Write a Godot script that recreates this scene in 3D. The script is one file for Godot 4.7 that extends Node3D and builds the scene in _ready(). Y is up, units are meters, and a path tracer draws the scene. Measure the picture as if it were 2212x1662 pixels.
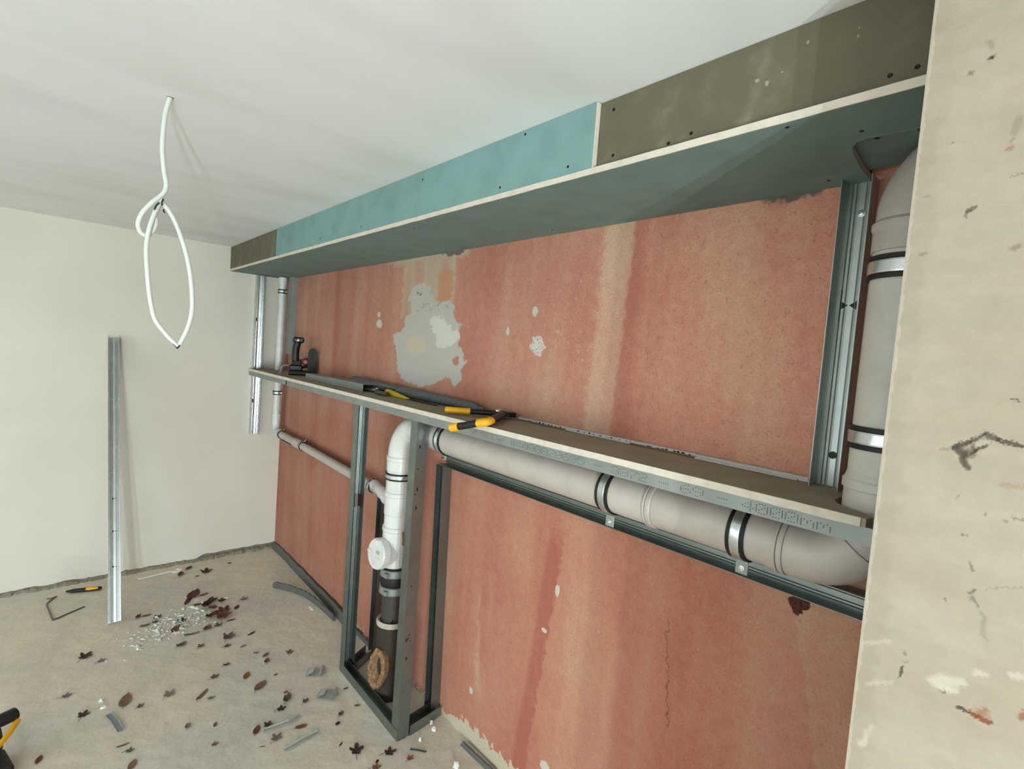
extends Node3D
# A low basement room being fitted out: pipes along a pink wall boxed in with plasterboard and steel channels.
# x runs along the pink wall from the cream wall, y is up, z comes out of the pink wall. Metres.

const CEIL := 2.05
const GALV := 0.0012
var taken := {}
var M := {}
var rng := RandomNumberGenerator.new()

func _ready():
	rng.seed = 41
	view_and_light()
	materials()
	room()
	bulkhead()
	shelf()
	channels()
	pipe_frame()
	small_pipe()
	soil_pipe()
	shelf_things()
	cable()
	floor_things()
	all_leaves()

# ------------------------------------------------------------------ camera, sky, light
func view_and_light():
	var cam := Camera3D.new()
	cam.name = "camera"
	cam.transform = Transform3D(Basis(Vector3(0.66309993, 0.07484963, -0.74477917), Vector3(-0.09305802, 0.99551219, 0.01719563), Vector3(0.74272383, 0.05790525, 0.66708942)), Vector3(3.77694, 1.49470, 1.22842))
	cam.fov = 73.1569
	cam.near = 0.02
	cam.far = 60.0
	add_child(cam)
	cam.current = true
	var e := Environment.new()
	e.background_mode = Environment.BG_SKY
	var sm := ProceduralSkyMaterial.new()
	sm.sky_top_color = Color(0.80, 0.85, 0.90)
	sm.sky_horizon_color = Color(0.90, 0.92, 0.92)
	sm.ground_bottom_color = Color(0.42, 0.42, 0.38)
	sm.ground_horizon_color = Color(0.62, 0.63, 0.60)
	sm.sky_energy_multiplier = 1.6
	sm.ground_energy_multiplier = 1.2
	e.sky = Sky.new()
	e.sky.sky_material = sm
	e.tonemap_mode = Environment.TONE_MAPPER_LINEAR
	e.tonemap_exposure = 1.05
	e.sdfgi_enabled = true
	e.ssao_enabled = true
	e.ssil_enabled = true
	var we := WorldEnvironment.new()
	we.name = "world"
	we.environment = e
	add_child(we)
	# daylight coming in through the window in the far right wall and through an added opening behind the camera, as frontal fill
	var l := AreaLight3D.new()
	l.name = "window_daylight"
	l.area_size = Vector2(1.25, 1.55)
	l.light_color = Color(0.925, 0.985, 1.0)
	l.light_energy = 3.6
	l.area_range = 20.0
	l.area_attenuation = 2.0
	l.shadow_enabled = true
	add_child(l)
	l.look_at_from_position(Vector3(6.43, 0.92, 3.26), Vector3(0.0, 0.92, 3.26), Vector3.UP)
	for z in [2.12, 2.43]:
		var ls := AreaLight3D.new()
		ls.name = "strip_daylight"
		ls.area_size = Vector2(0.05, 0.9)
		ls.light_color = Color(0.925, 0.985, 1.0)
		ls.light_energy = 6.4
		ls.area_range = 20.0
		ls.area_attenuation = 2.0
		ls.shadow_enabled = true
		add_child(ls, true)
		ls.look_at_from_position(Vector3(6.43, 0.60, z), Vector3(0.0, 0.60, z), Vector3.UP)
	var l2 := AreaLight3D.new()  # unseen source added as frontal fill
	l2.name = "front_fill"
	l2.area_size = Vector2(3.4, 1.55)
	l2.light_color = Color(0.925, 0.985, 1.0)
	l2.light_energy = 3.8
	l2.area_range = 20.0
	l2.area_attenuation = 2.0
	l2.shadow_enabled = true
	add_child(l2)
	l2.look_at_from_position(Vector3(2.6, 0.92, 4.33), Vector3(2.6, 0.92, 0.0), Vector3.UP)

# ------------------------------------------------------------------ names and labels
func numbered(called: String) -> String:
	var n: int = taken.get(called, -1) + 1
	taken[called] = n
	return called if n == 0 else "%s_%03d" % [called, n]

func tag(o: Node, label: String, category: String, group := ""):
	o.set_meta("label", label)
	o.set_meta("category", category)
	if group:
		o.set_meta("group", group)
	return o

func thing(called: String, label: String, category: String, at := Vector3.ZERO, group := "") -> Node3D:
	var o := Node3D.new()
	o.name = numbered(called)
	o.position = at
	add_child(o)
	tag(o, label, category, group)
	return o

# commits a SurfaceTool (whose points are in room axes) as one mesh under a thing or part
func obj(called: String, st: SurfaceTool, mat: Material, parent: Node3D = null, label := "") -> MeshInstance3D:
	var o := MeshInstance3D.new()
	st.generate_normals()
	var m := st.commit()
	o.mesh = m
	o.material_override = mat
	o.name = called if parent else numbered(called)
	if parent:
		parent.add_child(o, true)
		var off := Vector3.ZERO
		var p: Node = parent
		while p != self:
			off += (p as Node3D).position
			p = p.get_parent()
		o.position = -off
	else:
		add_child(o)
	if label:
		o.set_meta("label", label)
	return o

func struct(called: String, st: SurfaceTool, mat: Material, label: String) -> MeshInstance3D:
	var o := obj(called, st, mat)
	o.set_meta("kind", "structure")
	o.set_meta("label", label)
	return o

# ------------------------------------------------------------------ shapes
func mb() -> SurfaceTool:
	var st := SurfaceTool.new()
	st.begin(Mesh.PRIMITIVE_TRIANGLES)
	st.set_smooth_group(-1)
	return st

func tri(st: SurfaceTool, a: Vector3, b: Vector3, c: Vector3, out: Vector3, uv := []):
	var turn := (b - a).cross(c - a).dot(out) > 0.0
	var v := [a, c, b] if turn else [a, b, c]
	for i in 3:
		st.set_uv(uv[[0, 2, 1][i] if turn else i] if uv else Vector2.ZERO)
		st.add_vertex(v[i])

func quad(st: SurfaceTool, a: Vector3, b: Vector3, c: Vector3, d: Vector3, out: Vector3, uv := []):
	if uv:
		tri(st, a, b, c, out, [uv[0], uv[1], uv[2]])
		tri(st, a, c, d, out, [uv[0], uv[2], uv[3]])
	else:
		tri(st, a, b, c, out)
		tri(st, a, c, d, out)

# box between two corners with small chamfers
func box(st: SurfaceTool, a: Vector3, b: Vector3, ch := 0.0, xf := Transform3D()):
	var c := (a + b) / 2.0
	var h := (b - a).abs() / 2.0
	ch = minf(ch, minf(h.x, minf(h.y, h.z)) * 0.9)
	for ax in 3:
		for s in [-1.0, 1.0]:
			var u := (ax + 1) % 3
			var w := (ax + 2) % 3
			var n := Vector3.ZERO
			n[ax] = s
			var p := []
			for k in [[-1, -1], [1, -1], [1, 1], [-1, 1]]:
				var q := Vector3.ZERO
				q[ax] = s * h[ax]
				q[u] = k[0] * (h[u] - ch)
				q[w] = k[1] * (h[w] - ch)
				p.append(xf * (c + q))
			quad(st, p[0], p[1], p[2], p[3], xf.basis * n)
	if ch <= 0.0:
		return
	for ax in 3:
		var u := (ax + 1) % 3
		var w := (ax + 2) % 3
		for su in [-1.0, 1.0]:
			for sw in [-1.0, 1.0]:
				var p := []
				for k in [[-1, 0], [1, 0], [1, 1], [-1, 1]]:
					var q := Vector3.ZERO
					q[ax] = k[0] * (h[ax] - ch)
					q[u] = su * (h[u] - (ch if k[1] else 0.0))
					q[w] = sw * (h[w] - (0.0 if k[1] else ch))
					p.append(xf * (c + q))
				var n := Vector3.ZERO
				n[u] = su
				n[w] = sw
				quad(st, p[0], p[1], p[2], p[3], xf.basis * n)
	for sx in [-1.0, 1.0]:
		for sy in [-1.0, 1.0]:
			for sz in [-1.0, 1.0]:
				var s := Vector3(sx, sy, sz)
				tri(st, xf * (c + s * (h - Vector3(0, ch, ch))), xf * (c + s * (h - Vector3(ch, 0, ch))), xf * (c + s * (h - Vector3(ch, ch, 0))), xf.basis * s)

func frame_of(z: Vector3, up := Vector3.UP) -> Basis:
	z = z.normalized()
	if absf(z.dot(up)) > 0.98:
		up = Vector3.RIGHT if absf(z.x) < 0.9 else Vector3.FORWARD
	var x := up.cross(z).normalized()
	return Basis(x, z.cross(x), z)

# round tube through points; r is one radius or one per point
func tube(st: SurfaceTool, pts: Array, r, sides := 20, caps := true, flat := 1.0):
	var n := pts.size()
	var rings := []
	var x := Vector3.ZERO
	for i in n:
		var d: Vector3 = (pts[mini(i + 1, n - 1)] - pts[maxi(i - 1, 0)]).normalized()
		if i > 0 and i < n - 1:
			var d1: Vector3 = (pts[i + 1] - pts[i])
			var d0: Vector3 = (pts[i] - pts[i - 1])
			if d1.length() > 1e-6 and d0.length() > 1e-6:
				d = (d1.normalized() + d0.normalized()).normalized()
		if x == Vector3.ZERO:
			x = frame_of(d).x
		x = (x - d * x.dot(d)).normalized()
		var y := d.cross(x)
		var ring := []
		var rad: float = r[i] if r is Array else r
		for k in sides:
			var a := TAU * k / sides
			ring.append(pts[i] + (x * cos(a) + y * sin(a) * flat) * rad)
		rings.append(ring)
	var grp := 1
	var was := 0.0
	for i in n - 1:
		var mid: Vector3 = (pts[i] + pts[i + 1]) / 2.0
		var slope: float = (r[i + 1] - r[i]) / maxf((pts[i + 1] - pts[i]).length(), 1e-5) if r is Array else 0.0
		if i > 0 and absf(slope - was) > 0.12 and n > 4 and (pts[n - 1] - pts[0]).length() > 0.09:
			grp += 1
		was = slope
		st.set_smooth_group(grp)
		for k in sides:
			var k2 := (k + 1) % sides
			var q: Vector3 = (rings[i][k] + rings[i + 1][k2] + rings[i][k2] + rings[i + 1][k]) / 4.0
			var out := q - mid
			if (pts[i + 1] - pts[i]).length() < 0.0005 and r is Array:
				out = (pts[i + 1] - pts[i]).normalized() * (1.0 if r[i] > r[i + 1] else -1.0)
			quad(st, rings[i][k], rings[i][k2], rings[i + 1][k2], rings[i + 1][k], out)
	st.set_smooth_group(-1)
	if caps:
		for e in [0, n - 1]:
			var out: Vector3 = (pts[0] - pts[1]) if e == 0 else (pts[n - 1] - pts[n - 2])
			for k in sides:
				tri(st, pts[e], rings[e][k], rings[e][(k + 1) % sides], out)

# profile [[radius, height], ...] turned about the local z axis of xf
func lathe(st: SurfaceTool, prof: Array, sides: int, xf: Transform3D, smooth := true):
	for i in prof.size() - 1:
		var a = prof[i]
		var b = prof[i + 1]
		st.set_smooth_group(i + 2 if smooth else -1)
		for k in sides:
			var t0 := TAU * k / sides
			var t1 := TAU * (k + 1) / sides
			var p := [Vector3(cos(t0) * a[0], sin(t0) * a[0], a[1]), Vector3(cos(t1) * a[0], sin(t1) * a[0], a[1]), Vector3(cos(t1) * b[0], sin(t1) * b[0], b[1]), Vector3(cos(t0) * b[0], sin(t0) * b[0], b[1])]
			# the outside lies to the right of the profile's direction
			var tm := (t0 + t1) / 2.0
			var n2 := Vector2(b[1] - a[1], -(b[0] - a[0]))
			var out := Vector3(cos(tm) * n2.x, sin(tm) * n2.x, n2.y)
			quad(st, xf * p[0], xf * p[1], xf * p[2], xf * p[3], xf.basis * out)
	st.set_smooth_group(-1)

# flat outline in the local xy plane of xf, made solid along local z
func slab(st: SurfaceTool, poly: Array, z0: float, z1: float, xf := Transform3D()):
	var pv := PackedVector2Array(poly)
	var idx := Geometry2D.triangulate_polygon(pv)
	for i in range(0, idx.size(), 3):
		for z in [z0, z1]:
			var out := xf.basis.z * (1.0 if z == maxf(z0, z1) else -1.0)
			tri(st, xf * Vector3(pv[idx[i]].x, pv[idx[i]].y, z), xf * Vector3(pv[idx[i + 1]].x, pv[idx[i + 1]].y, z), xf * Vector3(pv[idx[i + 2]].x, pv[idx[i + 2]].y, z), out)
	var cw := Geometry2D.is_polygon_clockwise(pv)
	for i in pv.size():
		var a := pv[i]
		var b := pv[(i + 1) % pv.size()]
		var n := Vector2(b.y - a.y, a.x - b.x) * (-1.0 if cw else 1.0)
		quad(st, xf * Vector3(a.x, a.y, z0), xf * Vector3(b.x, b.y, z0), xf * Vector3(b.x, b.y, z1), xf * Vector3(a.x, a.y, z1), xf.basis * Vector3(n.x, n.y, 0))

# bent sheet: an open cross-section (local xy) with thickness, run along local z from z0 to z1
func sheet(st: SurfaceTool, line: Array, th: float, z0: float, z1: float, xf := Transform3D()):
	var n := line.size()
	var L := []
	var R := []
	for i in n:
		var d := Vector2.ZERO
		var k := 1.0
		if i == 0:
			d = (line[1] - line[0]).normalized()
		elif i == n - 1:
			d = (line[n - 1] - line[n - 2]).normalized()
		else:
			var d0: Vector2 = (line[i] - line[i - 1]).normalized()
			var d1: Vector2 = (line[i + 1] - line[i]).normalized()
			d = (d0 + d1).normalized()
			k = 1.0 / maxf(0.5, d.dot(d0))
		var m := Vector2(-d.y, d.x) * th * 0.5 * k
		L.append(line[i] + m)
		R.append(line[i] - m)
	for i in n - 1:
		var d: Vector2 = (line[i + 1] - line[i]).normalized()
		var nn := Vector3(-d.y, d.x, 0)
		for s in [[L, 1.0], [R, -1.0]]:
			var a: Vector2 = s[0][i]
			var b: Vector2 = s[0][i + 1]
			quad(st, xf * Vector3(a.x, a.y, z0), xf * Vector3(b.x, b.y, z0), xf * Vector3(b.x, b.y, z1), xf * Vector3(a.x, a.y, z1), xf.basis * nn * s[1])
		for z in [z0, z1]:
			quad(st, xf * Vector3(L[i].x, L[i].y, z), xf * Vector3(L[i + 1].x, L[i + 1].y, z), xf * Vector3(R[i + 1].x, R[i + 1].y, z), xf * Vector3(R[i].x, R[i].y, z), xf.basis.z * (1.0 if z == maxf(z0, z1) else -1.0))
	for e in [0, n - 1]:
		var d: Vector2 = (line[0] - line[1]) if e == 0 else (line[n - 1] - line[n - 2])
		quad(st, xf * Vector3(L[e].x, L[e].y, z0), xf * Vector3(R[e].x, R[e].y, z0), xf * Vector3(R[e].x, R[e].y, z1), xf * Vector3(L[e].x, L[e].y, z1), xf.basis * Vector3(d.x, d.y, 0))

# section of a steel channel: web on y = 0 from -w/2 to w/2, flanges up to h, with rolled grooves; lip turns the flange ends in
func u_section(w: float, h: float, ribs := true, lip := 0.0) -> Array:
	var p := []
	var a := w / 2.0
	if lip > 0.0:
		p.append(Vector2(-a + lip, h))
	p.append(Vector2(-a, h))
	if ribs:
		for y in [0.66, 0.36]:
			p.append_array([Vector2(-a, h * y + 0.003), Vector2(-a + 0.0010, h * y), Vector2(-a, h * y - 0.003)])
	p.append(Vector2(-a, 0))
	if ribs:
		for x in [-0.30, -0.16, 0.16, 0.30]:
			p.append_array([Vector2(w * x - 0.003, 0), Vector2(w * x, 0.0011), Vector2(w * x + 0.003, 0)])
	p.append(Vector2(a, 0))
	if ribs:
		for y in [0.36, 0.66]:
			p.append_array([Vector2(a, h * y - 0.003), Vector2(a - 0.0010, h * y), Vector2(a, h * y + 0.003)])
	p.append(Vector2(a, h))
	if lip > 0.0:
		p.append(Vector2(a - lip, h))
	return p

# transform whose z runs along a member from p0 to p1 and whose y points the way the channel opens
func along(p0: Vector3, p1: Vector3, opens: Vector3) -> Transform3D:
	var z := (p1 - p0).normalized()
	var y := (opens - z * opens.dot(z)).normalized()
	return Transform3D(Basis(y.cross(z), y, z), p0)

func arc(c: Vector3, u: Vector3, v: Vector3, r: float, a0: float, a1: float, n: int) -> Array:
	var p := []
	for i in n + 1:
		var a := deg_to_rad(lerpf(a0, a1, float(i) / n))
		p.append(c + (u * cos(a) + v * sin(a)) * r)
	return p

func smooth_path(keys: Array, per := 6) -> Array:
	var out := []
	for i in keys.size() - 1:
		var p0: Vector3 = keys[maxi(i - 1, 0)]
		var p3: Vector3 = keys[mini(i + 2, keys.size() - 1)]
		for k in per:
			out.append((keys[i] as Vector3).cubic_interpolate(keys[i + 1], p0, p3, float(k) / per))
	out.append(keys[-1])
	return out

# ------------------------------------------------------------------ materials
func noise(freq: float, sd: int, oct := 4, type := FastNoiseLite.TYPE_SIMPLEX_SMOOTH) -> FastNoiseLite:
	var f := FastNoiseLite.new()
	f.noise_type = type
	f.frequency = freq
	f.seed = sd
	f.fractal_octaves = oct
	return f

func ntex(freq: float, sd: int, cols: Array, size := 512, oct := 4) -> NoiseTexture2D:
	var t := NoiseTexture2D.new()
	t.width = size
	t.height = size
	t.seamless = true
	t.noise = noise(freq, sd, oct)
	var g := Gradient.new()
	g.offsets = PackedFloat32Array()
	var offs := PackedFloat32Array()
	var cc := PackedColorArray()
	for i in cols.size():
		offs.append(cols[i][0])
		cc.append(cols[i][1])
	g.offsets = offs
	g.colors = cc
	t.color_ramp = g
	return t

func bumps(freq: float, sd: int, size := 512, oct := 4) -> NoiseTexture2D:
	var t := NoiseTexture2D.new()
	t.width = size
	t.height = size
	t.seamless = true
	t.noise = noise(freq, sd, oct)
	return t

func mat(c: Color, rough := 0.8, metal := 0.0) -> StandardMaterial3D:
	var m := StandardMaterial3D.new()
	m.albedo_color = c
	m.roughness = rough
	m.metallic = metal
	return m

func tri_mat(c: Color, tex: Texture2D, scale: float, rough := 0.8, metal := 0.0) -> StandardMaterial3D:
	var m := mat(c, rough, metal)
	m.albedo_texture = tex
	m.uv1_triplanar = true
	m.uv1_world_triplanar = true
	m.uv1_scale = Vector3.ONE * scale
	return m

func materials():
	var soft := ntex(0.012, 3, [[0.0, Color(0.90, 0.90, 0.90)], [0.5, Color(0.965, 0.965, 0.96)], [1.0, Color(1, 1, 1)]])
	var veil := ntex(0.006, 5, [[0.0, Color(0.965, 0.965, 0.96)], [1.0, Color(1, 1, 1)]], 512, 3)
	var speck := ntex(0.09, 8, [[0.0, Color(0.80, 0.79, 0.76)], [0.45, Color(0.95, 0.95, 0.94)], [1.0, Color(1, 1, 1)]])
	var dirt := ntex(0.02, 15, [[0.0, Color(0.72, 0.68, 0.62)], [0.35, Color(0.93, 0.92, 0.9)], [1.0, Color(1, 1, 1)]])
	var grain := bumps(0.06, 21)
	M.grain = grain
	# galvanised steel: zinc spangle in the gloss and the tone
	var g := tri_mat(Color(0.68, 0.715, 0.70), ntex(0.008, 31, [[0.0, Color(0.90, 0.90, 0.90)], [1.0, Color(1, 1, 1)]]), 2.0, 1.0, 0.85)
	g.roughness_texture = ntex(0.010, 32, [[0.0, Color(0.36, 0.36, 0.36)], [1.0, Color(0.46, 0.46, 0.46)]])
	g.roughness_texture_channel = BaseMaterial3D.TEXTURE_CHANNEL_GREEN
	M.galv_light = g
	var g0: StandardMaterial3D = g.duplicate()
	g0.albedo_color = Color(0.545, 0.575, 0.56)
	g0.metallic = 0.93
	M.galv = g0
	var g2: StandardMaterial3D = g.duplicate()
	g2.albedo_color = Color(0.82, 0.84, 0.84)
	g2.roughness_texture = ntex(0.010, 33, [[0.0, Color(0.24, 0.24, 0.24)], [1.0, Color(0.31, 0.31, 0.31)]])
	M.bright_steel = g2
	var g3: StandardMaterial3D = g.duplicate()
	g3.albedo_color = Color(0.58, 0.60, 0.585)
	g3.roughness_texture = ntex(0.010, 34, [[0.0, Color(0.48, 0.48, 0.48)], [1.0, Color(0.58, 0.58, 0.58)]])
	g3.metallic = 0.45
	M.dull_steel = g3
	M.print_ink = mat(Color(0.15, 0.175, 0.175), 0.7)
	M.rust = tri_mat(Color(0.25, 0.15, 0.10), speck, 20.0, 0.85)
	# pipes
	M.pvc = tri_mat(Color(0.725, 0.69, 0.66), soft, 1.5, 0.38)
	M.pvc_white = tri_mat(Color(0.85, 0.85, 0.84), soft, 2.0, 0.35)
	M.pvc_dirty = tri_mat(Color(0.79, 0.77, 0.735), soft, 2.0, 0.45)
	M.rubber = mat(Color(0.045, 0.045, 0.045), 0.6)
	M.dark_pipe = tri_mat(Color(0.24, 0.225, 0.20), dirt, 3.0, 0.55)
	M.iron = tri_mat(Color(0.20, 0.165, 0.135), dirt, 4.0, 0.8)
	M.clay = tri_mat(Color(0.62, 0.52, 0.40), ntex(0.03, 40, [[0.0, Color(0.45, 0.34, 0.22)], [0.5, Color(0.85, 0.78, 0.68)], [1.0, Color(1, 1, 1)]]), 5.0, 0.75)
	M.seal = tri_mat(Color(0.74, 0.71, 0.66), dirt, 4.0, 0.6)
	# boards
	M.grey_board = tri_mat(Color(0.50, 0.475, 0.395), ntex(0.011, 57, [[0.0, Color(0.76, 0.755, 0.75)], [0.60, Color(0.80, 0.79, 0.77)], [0.78, Color(0.84, 0.84, 0.84)], [1.0, Color(1, 1, 1)]]), 1.6, 0.9)
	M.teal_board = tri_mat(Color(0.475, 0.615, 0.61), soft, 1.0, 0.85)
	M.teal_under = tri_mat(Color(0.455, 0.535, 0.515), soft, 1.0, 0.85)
	M.gypsum = tri_mat(Color(0.835, 0.795, 0.745), soft, 3.0, 0.95)
	M.gypsum.heightmap_enabled = true
	M.gypsum.heightmap_texture = grain
	M.gypsum.heightmap_scale = 0.02
	M.screw = mat(Color(0.03, 0.03, 0.035), 0.45, 0.4)
	M.black = mat(Color(0.035, 0.035, 0.038), 0.5)
	M.black_soft = mat(Color(0.075, 0.065, 0.06), 0.65)
	M.red = mat(Color(0.45, 0.10, 0.08), 0.4)
	M.yellow = mat(Color(0.93, 0.66, 0.05), 0.45)
	M.yellow_dull = mat(Color(0.80, 0.70, 0.12), 0.5)
	M.brown = mat(Color(0.20, 0.13, 0.10), 0.5)
	M.white_mark = mat(Color(0.85, 0.85, 0.83), 0.6)
	M.cable = mat(Color(0.80, 0.815, 0.785), 0.45)
	M.foil = tri_mat(Color(0.44, 0.475, 0.50), ntex(0.05, 44, [[0.0, Color(0.6, 0.6, 0.6)], [1.0, Color(1, 1, 1)]]), 4.0, 0.3)
	M.foil.heightmap_enabled = true
	M.foil.heightmap_texture = grain
	M.foil.heightmap_scale = 0.5
	M.foam = tri_mat(Color(0.38, 0.38, 0.365), speck, 4.0, 0.95)
	M.mortar = tri_mat(Color(0.57, 0.54, 0.48), speck, 3.0, 0.95)
	M.mortar.heightmap_enabled = true
	M.mortar.heightmap_texture = grain
	M.mortar.heightmap_scale = 0.4
	M.crumb = mat(Color(0.86, 0.86, 0.82), 0.95)
	M.glass = mat(Color(1, 1, 1, 0.06), 0.05)
	M.glass.transparency = BaseMaterial3D.TRANSPARENCY_ALPHA
	M.frame_white = mat(Color(0.86, 0.86, 0.84), 0.5)
	# cream plaster and ceiling
	M.cream = tri_mat(Color(0.845, 0.825, 0.78), veil, 0.5, 0.9)
	M.cream.heightmap_enabled = true
	M.cream.heightmap_texture = bumps(0.02, 51)
	M.cream.heightmap_scale = 0.02
	M.ceiling = tri_mat(Color(0.895, 0.90, 0.895), ntex(0.006, 52, [[0.0, Color(0.945, 0.94, 0.935)], [0.5, Color(0.985, 0.985, 0.985)], [1.0, Color(1, 1, 1)]], 512, 3), 0.35, 0.92)
	M.scuff = mat(Color(0.58, 0.565, 0.52), 0.95)
	M.shelf_board = tri_mat(Color(0.61, 0.565, 0.48), soft, 1.1, 0.9)
	M.emboss = mat(Color(0.66, 0.66, 0.65), 0.5)
	M.hole_grey = mat(Color(0.45, 0.44, 0.42), 0.9)
	M.pliers_grey = mat(Color(0.30, 0.285, 0.26), 0.55)
	M.snip_steel = tri_mat(Color(0.16, 0.15, 0.14), speck, 8.0, 0.4, 0.6)
	M.strip_white = tri_mat(Color(0.78, 0.75, 0.75), speck, 5.0, 0.7)
	M.dark_wire = tri_mat(Color(0.40, 0.43, 0.41), speck, 6.0, 0.5, 0.5)
	M.blue_steel = tri_mat(Color(0.53, 0.58, 0.60), speck, 6.0, 0.5, 0.3)
	M.scrap_steel = tri_mat(Color(0.70, 0.73, 0.70), soft, 6.0, 0.45, 0.3)
	M.ceiling.uv1_scale = Vector3(0.75, 0.35, 0.28)
	M.floor = floor_mat()
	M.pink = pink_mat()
	M.nib = nib_mat()
	# leaves: 1 red brown, 2 dark red, 3 dark brown, 4 orange brown, 5 pale grey, 6 light brown, 7 grey brown, 8 black, 9 mauve grey
	var vein := ntex(0.05, 61, [[0.0, Color(0.62, 0.58, 0.55)], [0.6, Color(0.95, 0.95, 0.95)], [1.0, Color(1, 1, 1)]], 256)
	var cols := [Color.WHITE, Color(0.44, 0.26, 0.18), Color(0.36, 0.185, 0.135), Color(0.27, 0.20, 0.17), Color(0.56, 0.35, 0.22), Color(0.56, 0.53, 0.47), Color(0.52, 0.40, 0.33), Color(0.42, 0.38, 0.335), Color(0.07, 0.065, 0.06), Color(0.53, 0.46, 0.44)]
	for i in range(1, 10):
		var m := tri_mat(cols[i], vein, 14.0, 0.75)
		m.cull_mode = BaseMaterial3D.CULL_DISABLED
		M["leaf%d" % i] = m

func fbytes(f: FastNoiseLite, w: int, h: int, w2 := 0, h2 := 0) -> PackedByteArray:
	var im := f.get_image(w, h, false, false, true)
	if w2:
		im.resize(w2, h2, Image.INTERPOLATE_CUBIC)
	im.convert(Image.FORMAT_L8)
	return im.get_data()

func inside(poly: PackedVector2Array, p: Vector2) -> bool:
	return Geometry2D.is_point_in_polygon(p, poly)

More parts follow.
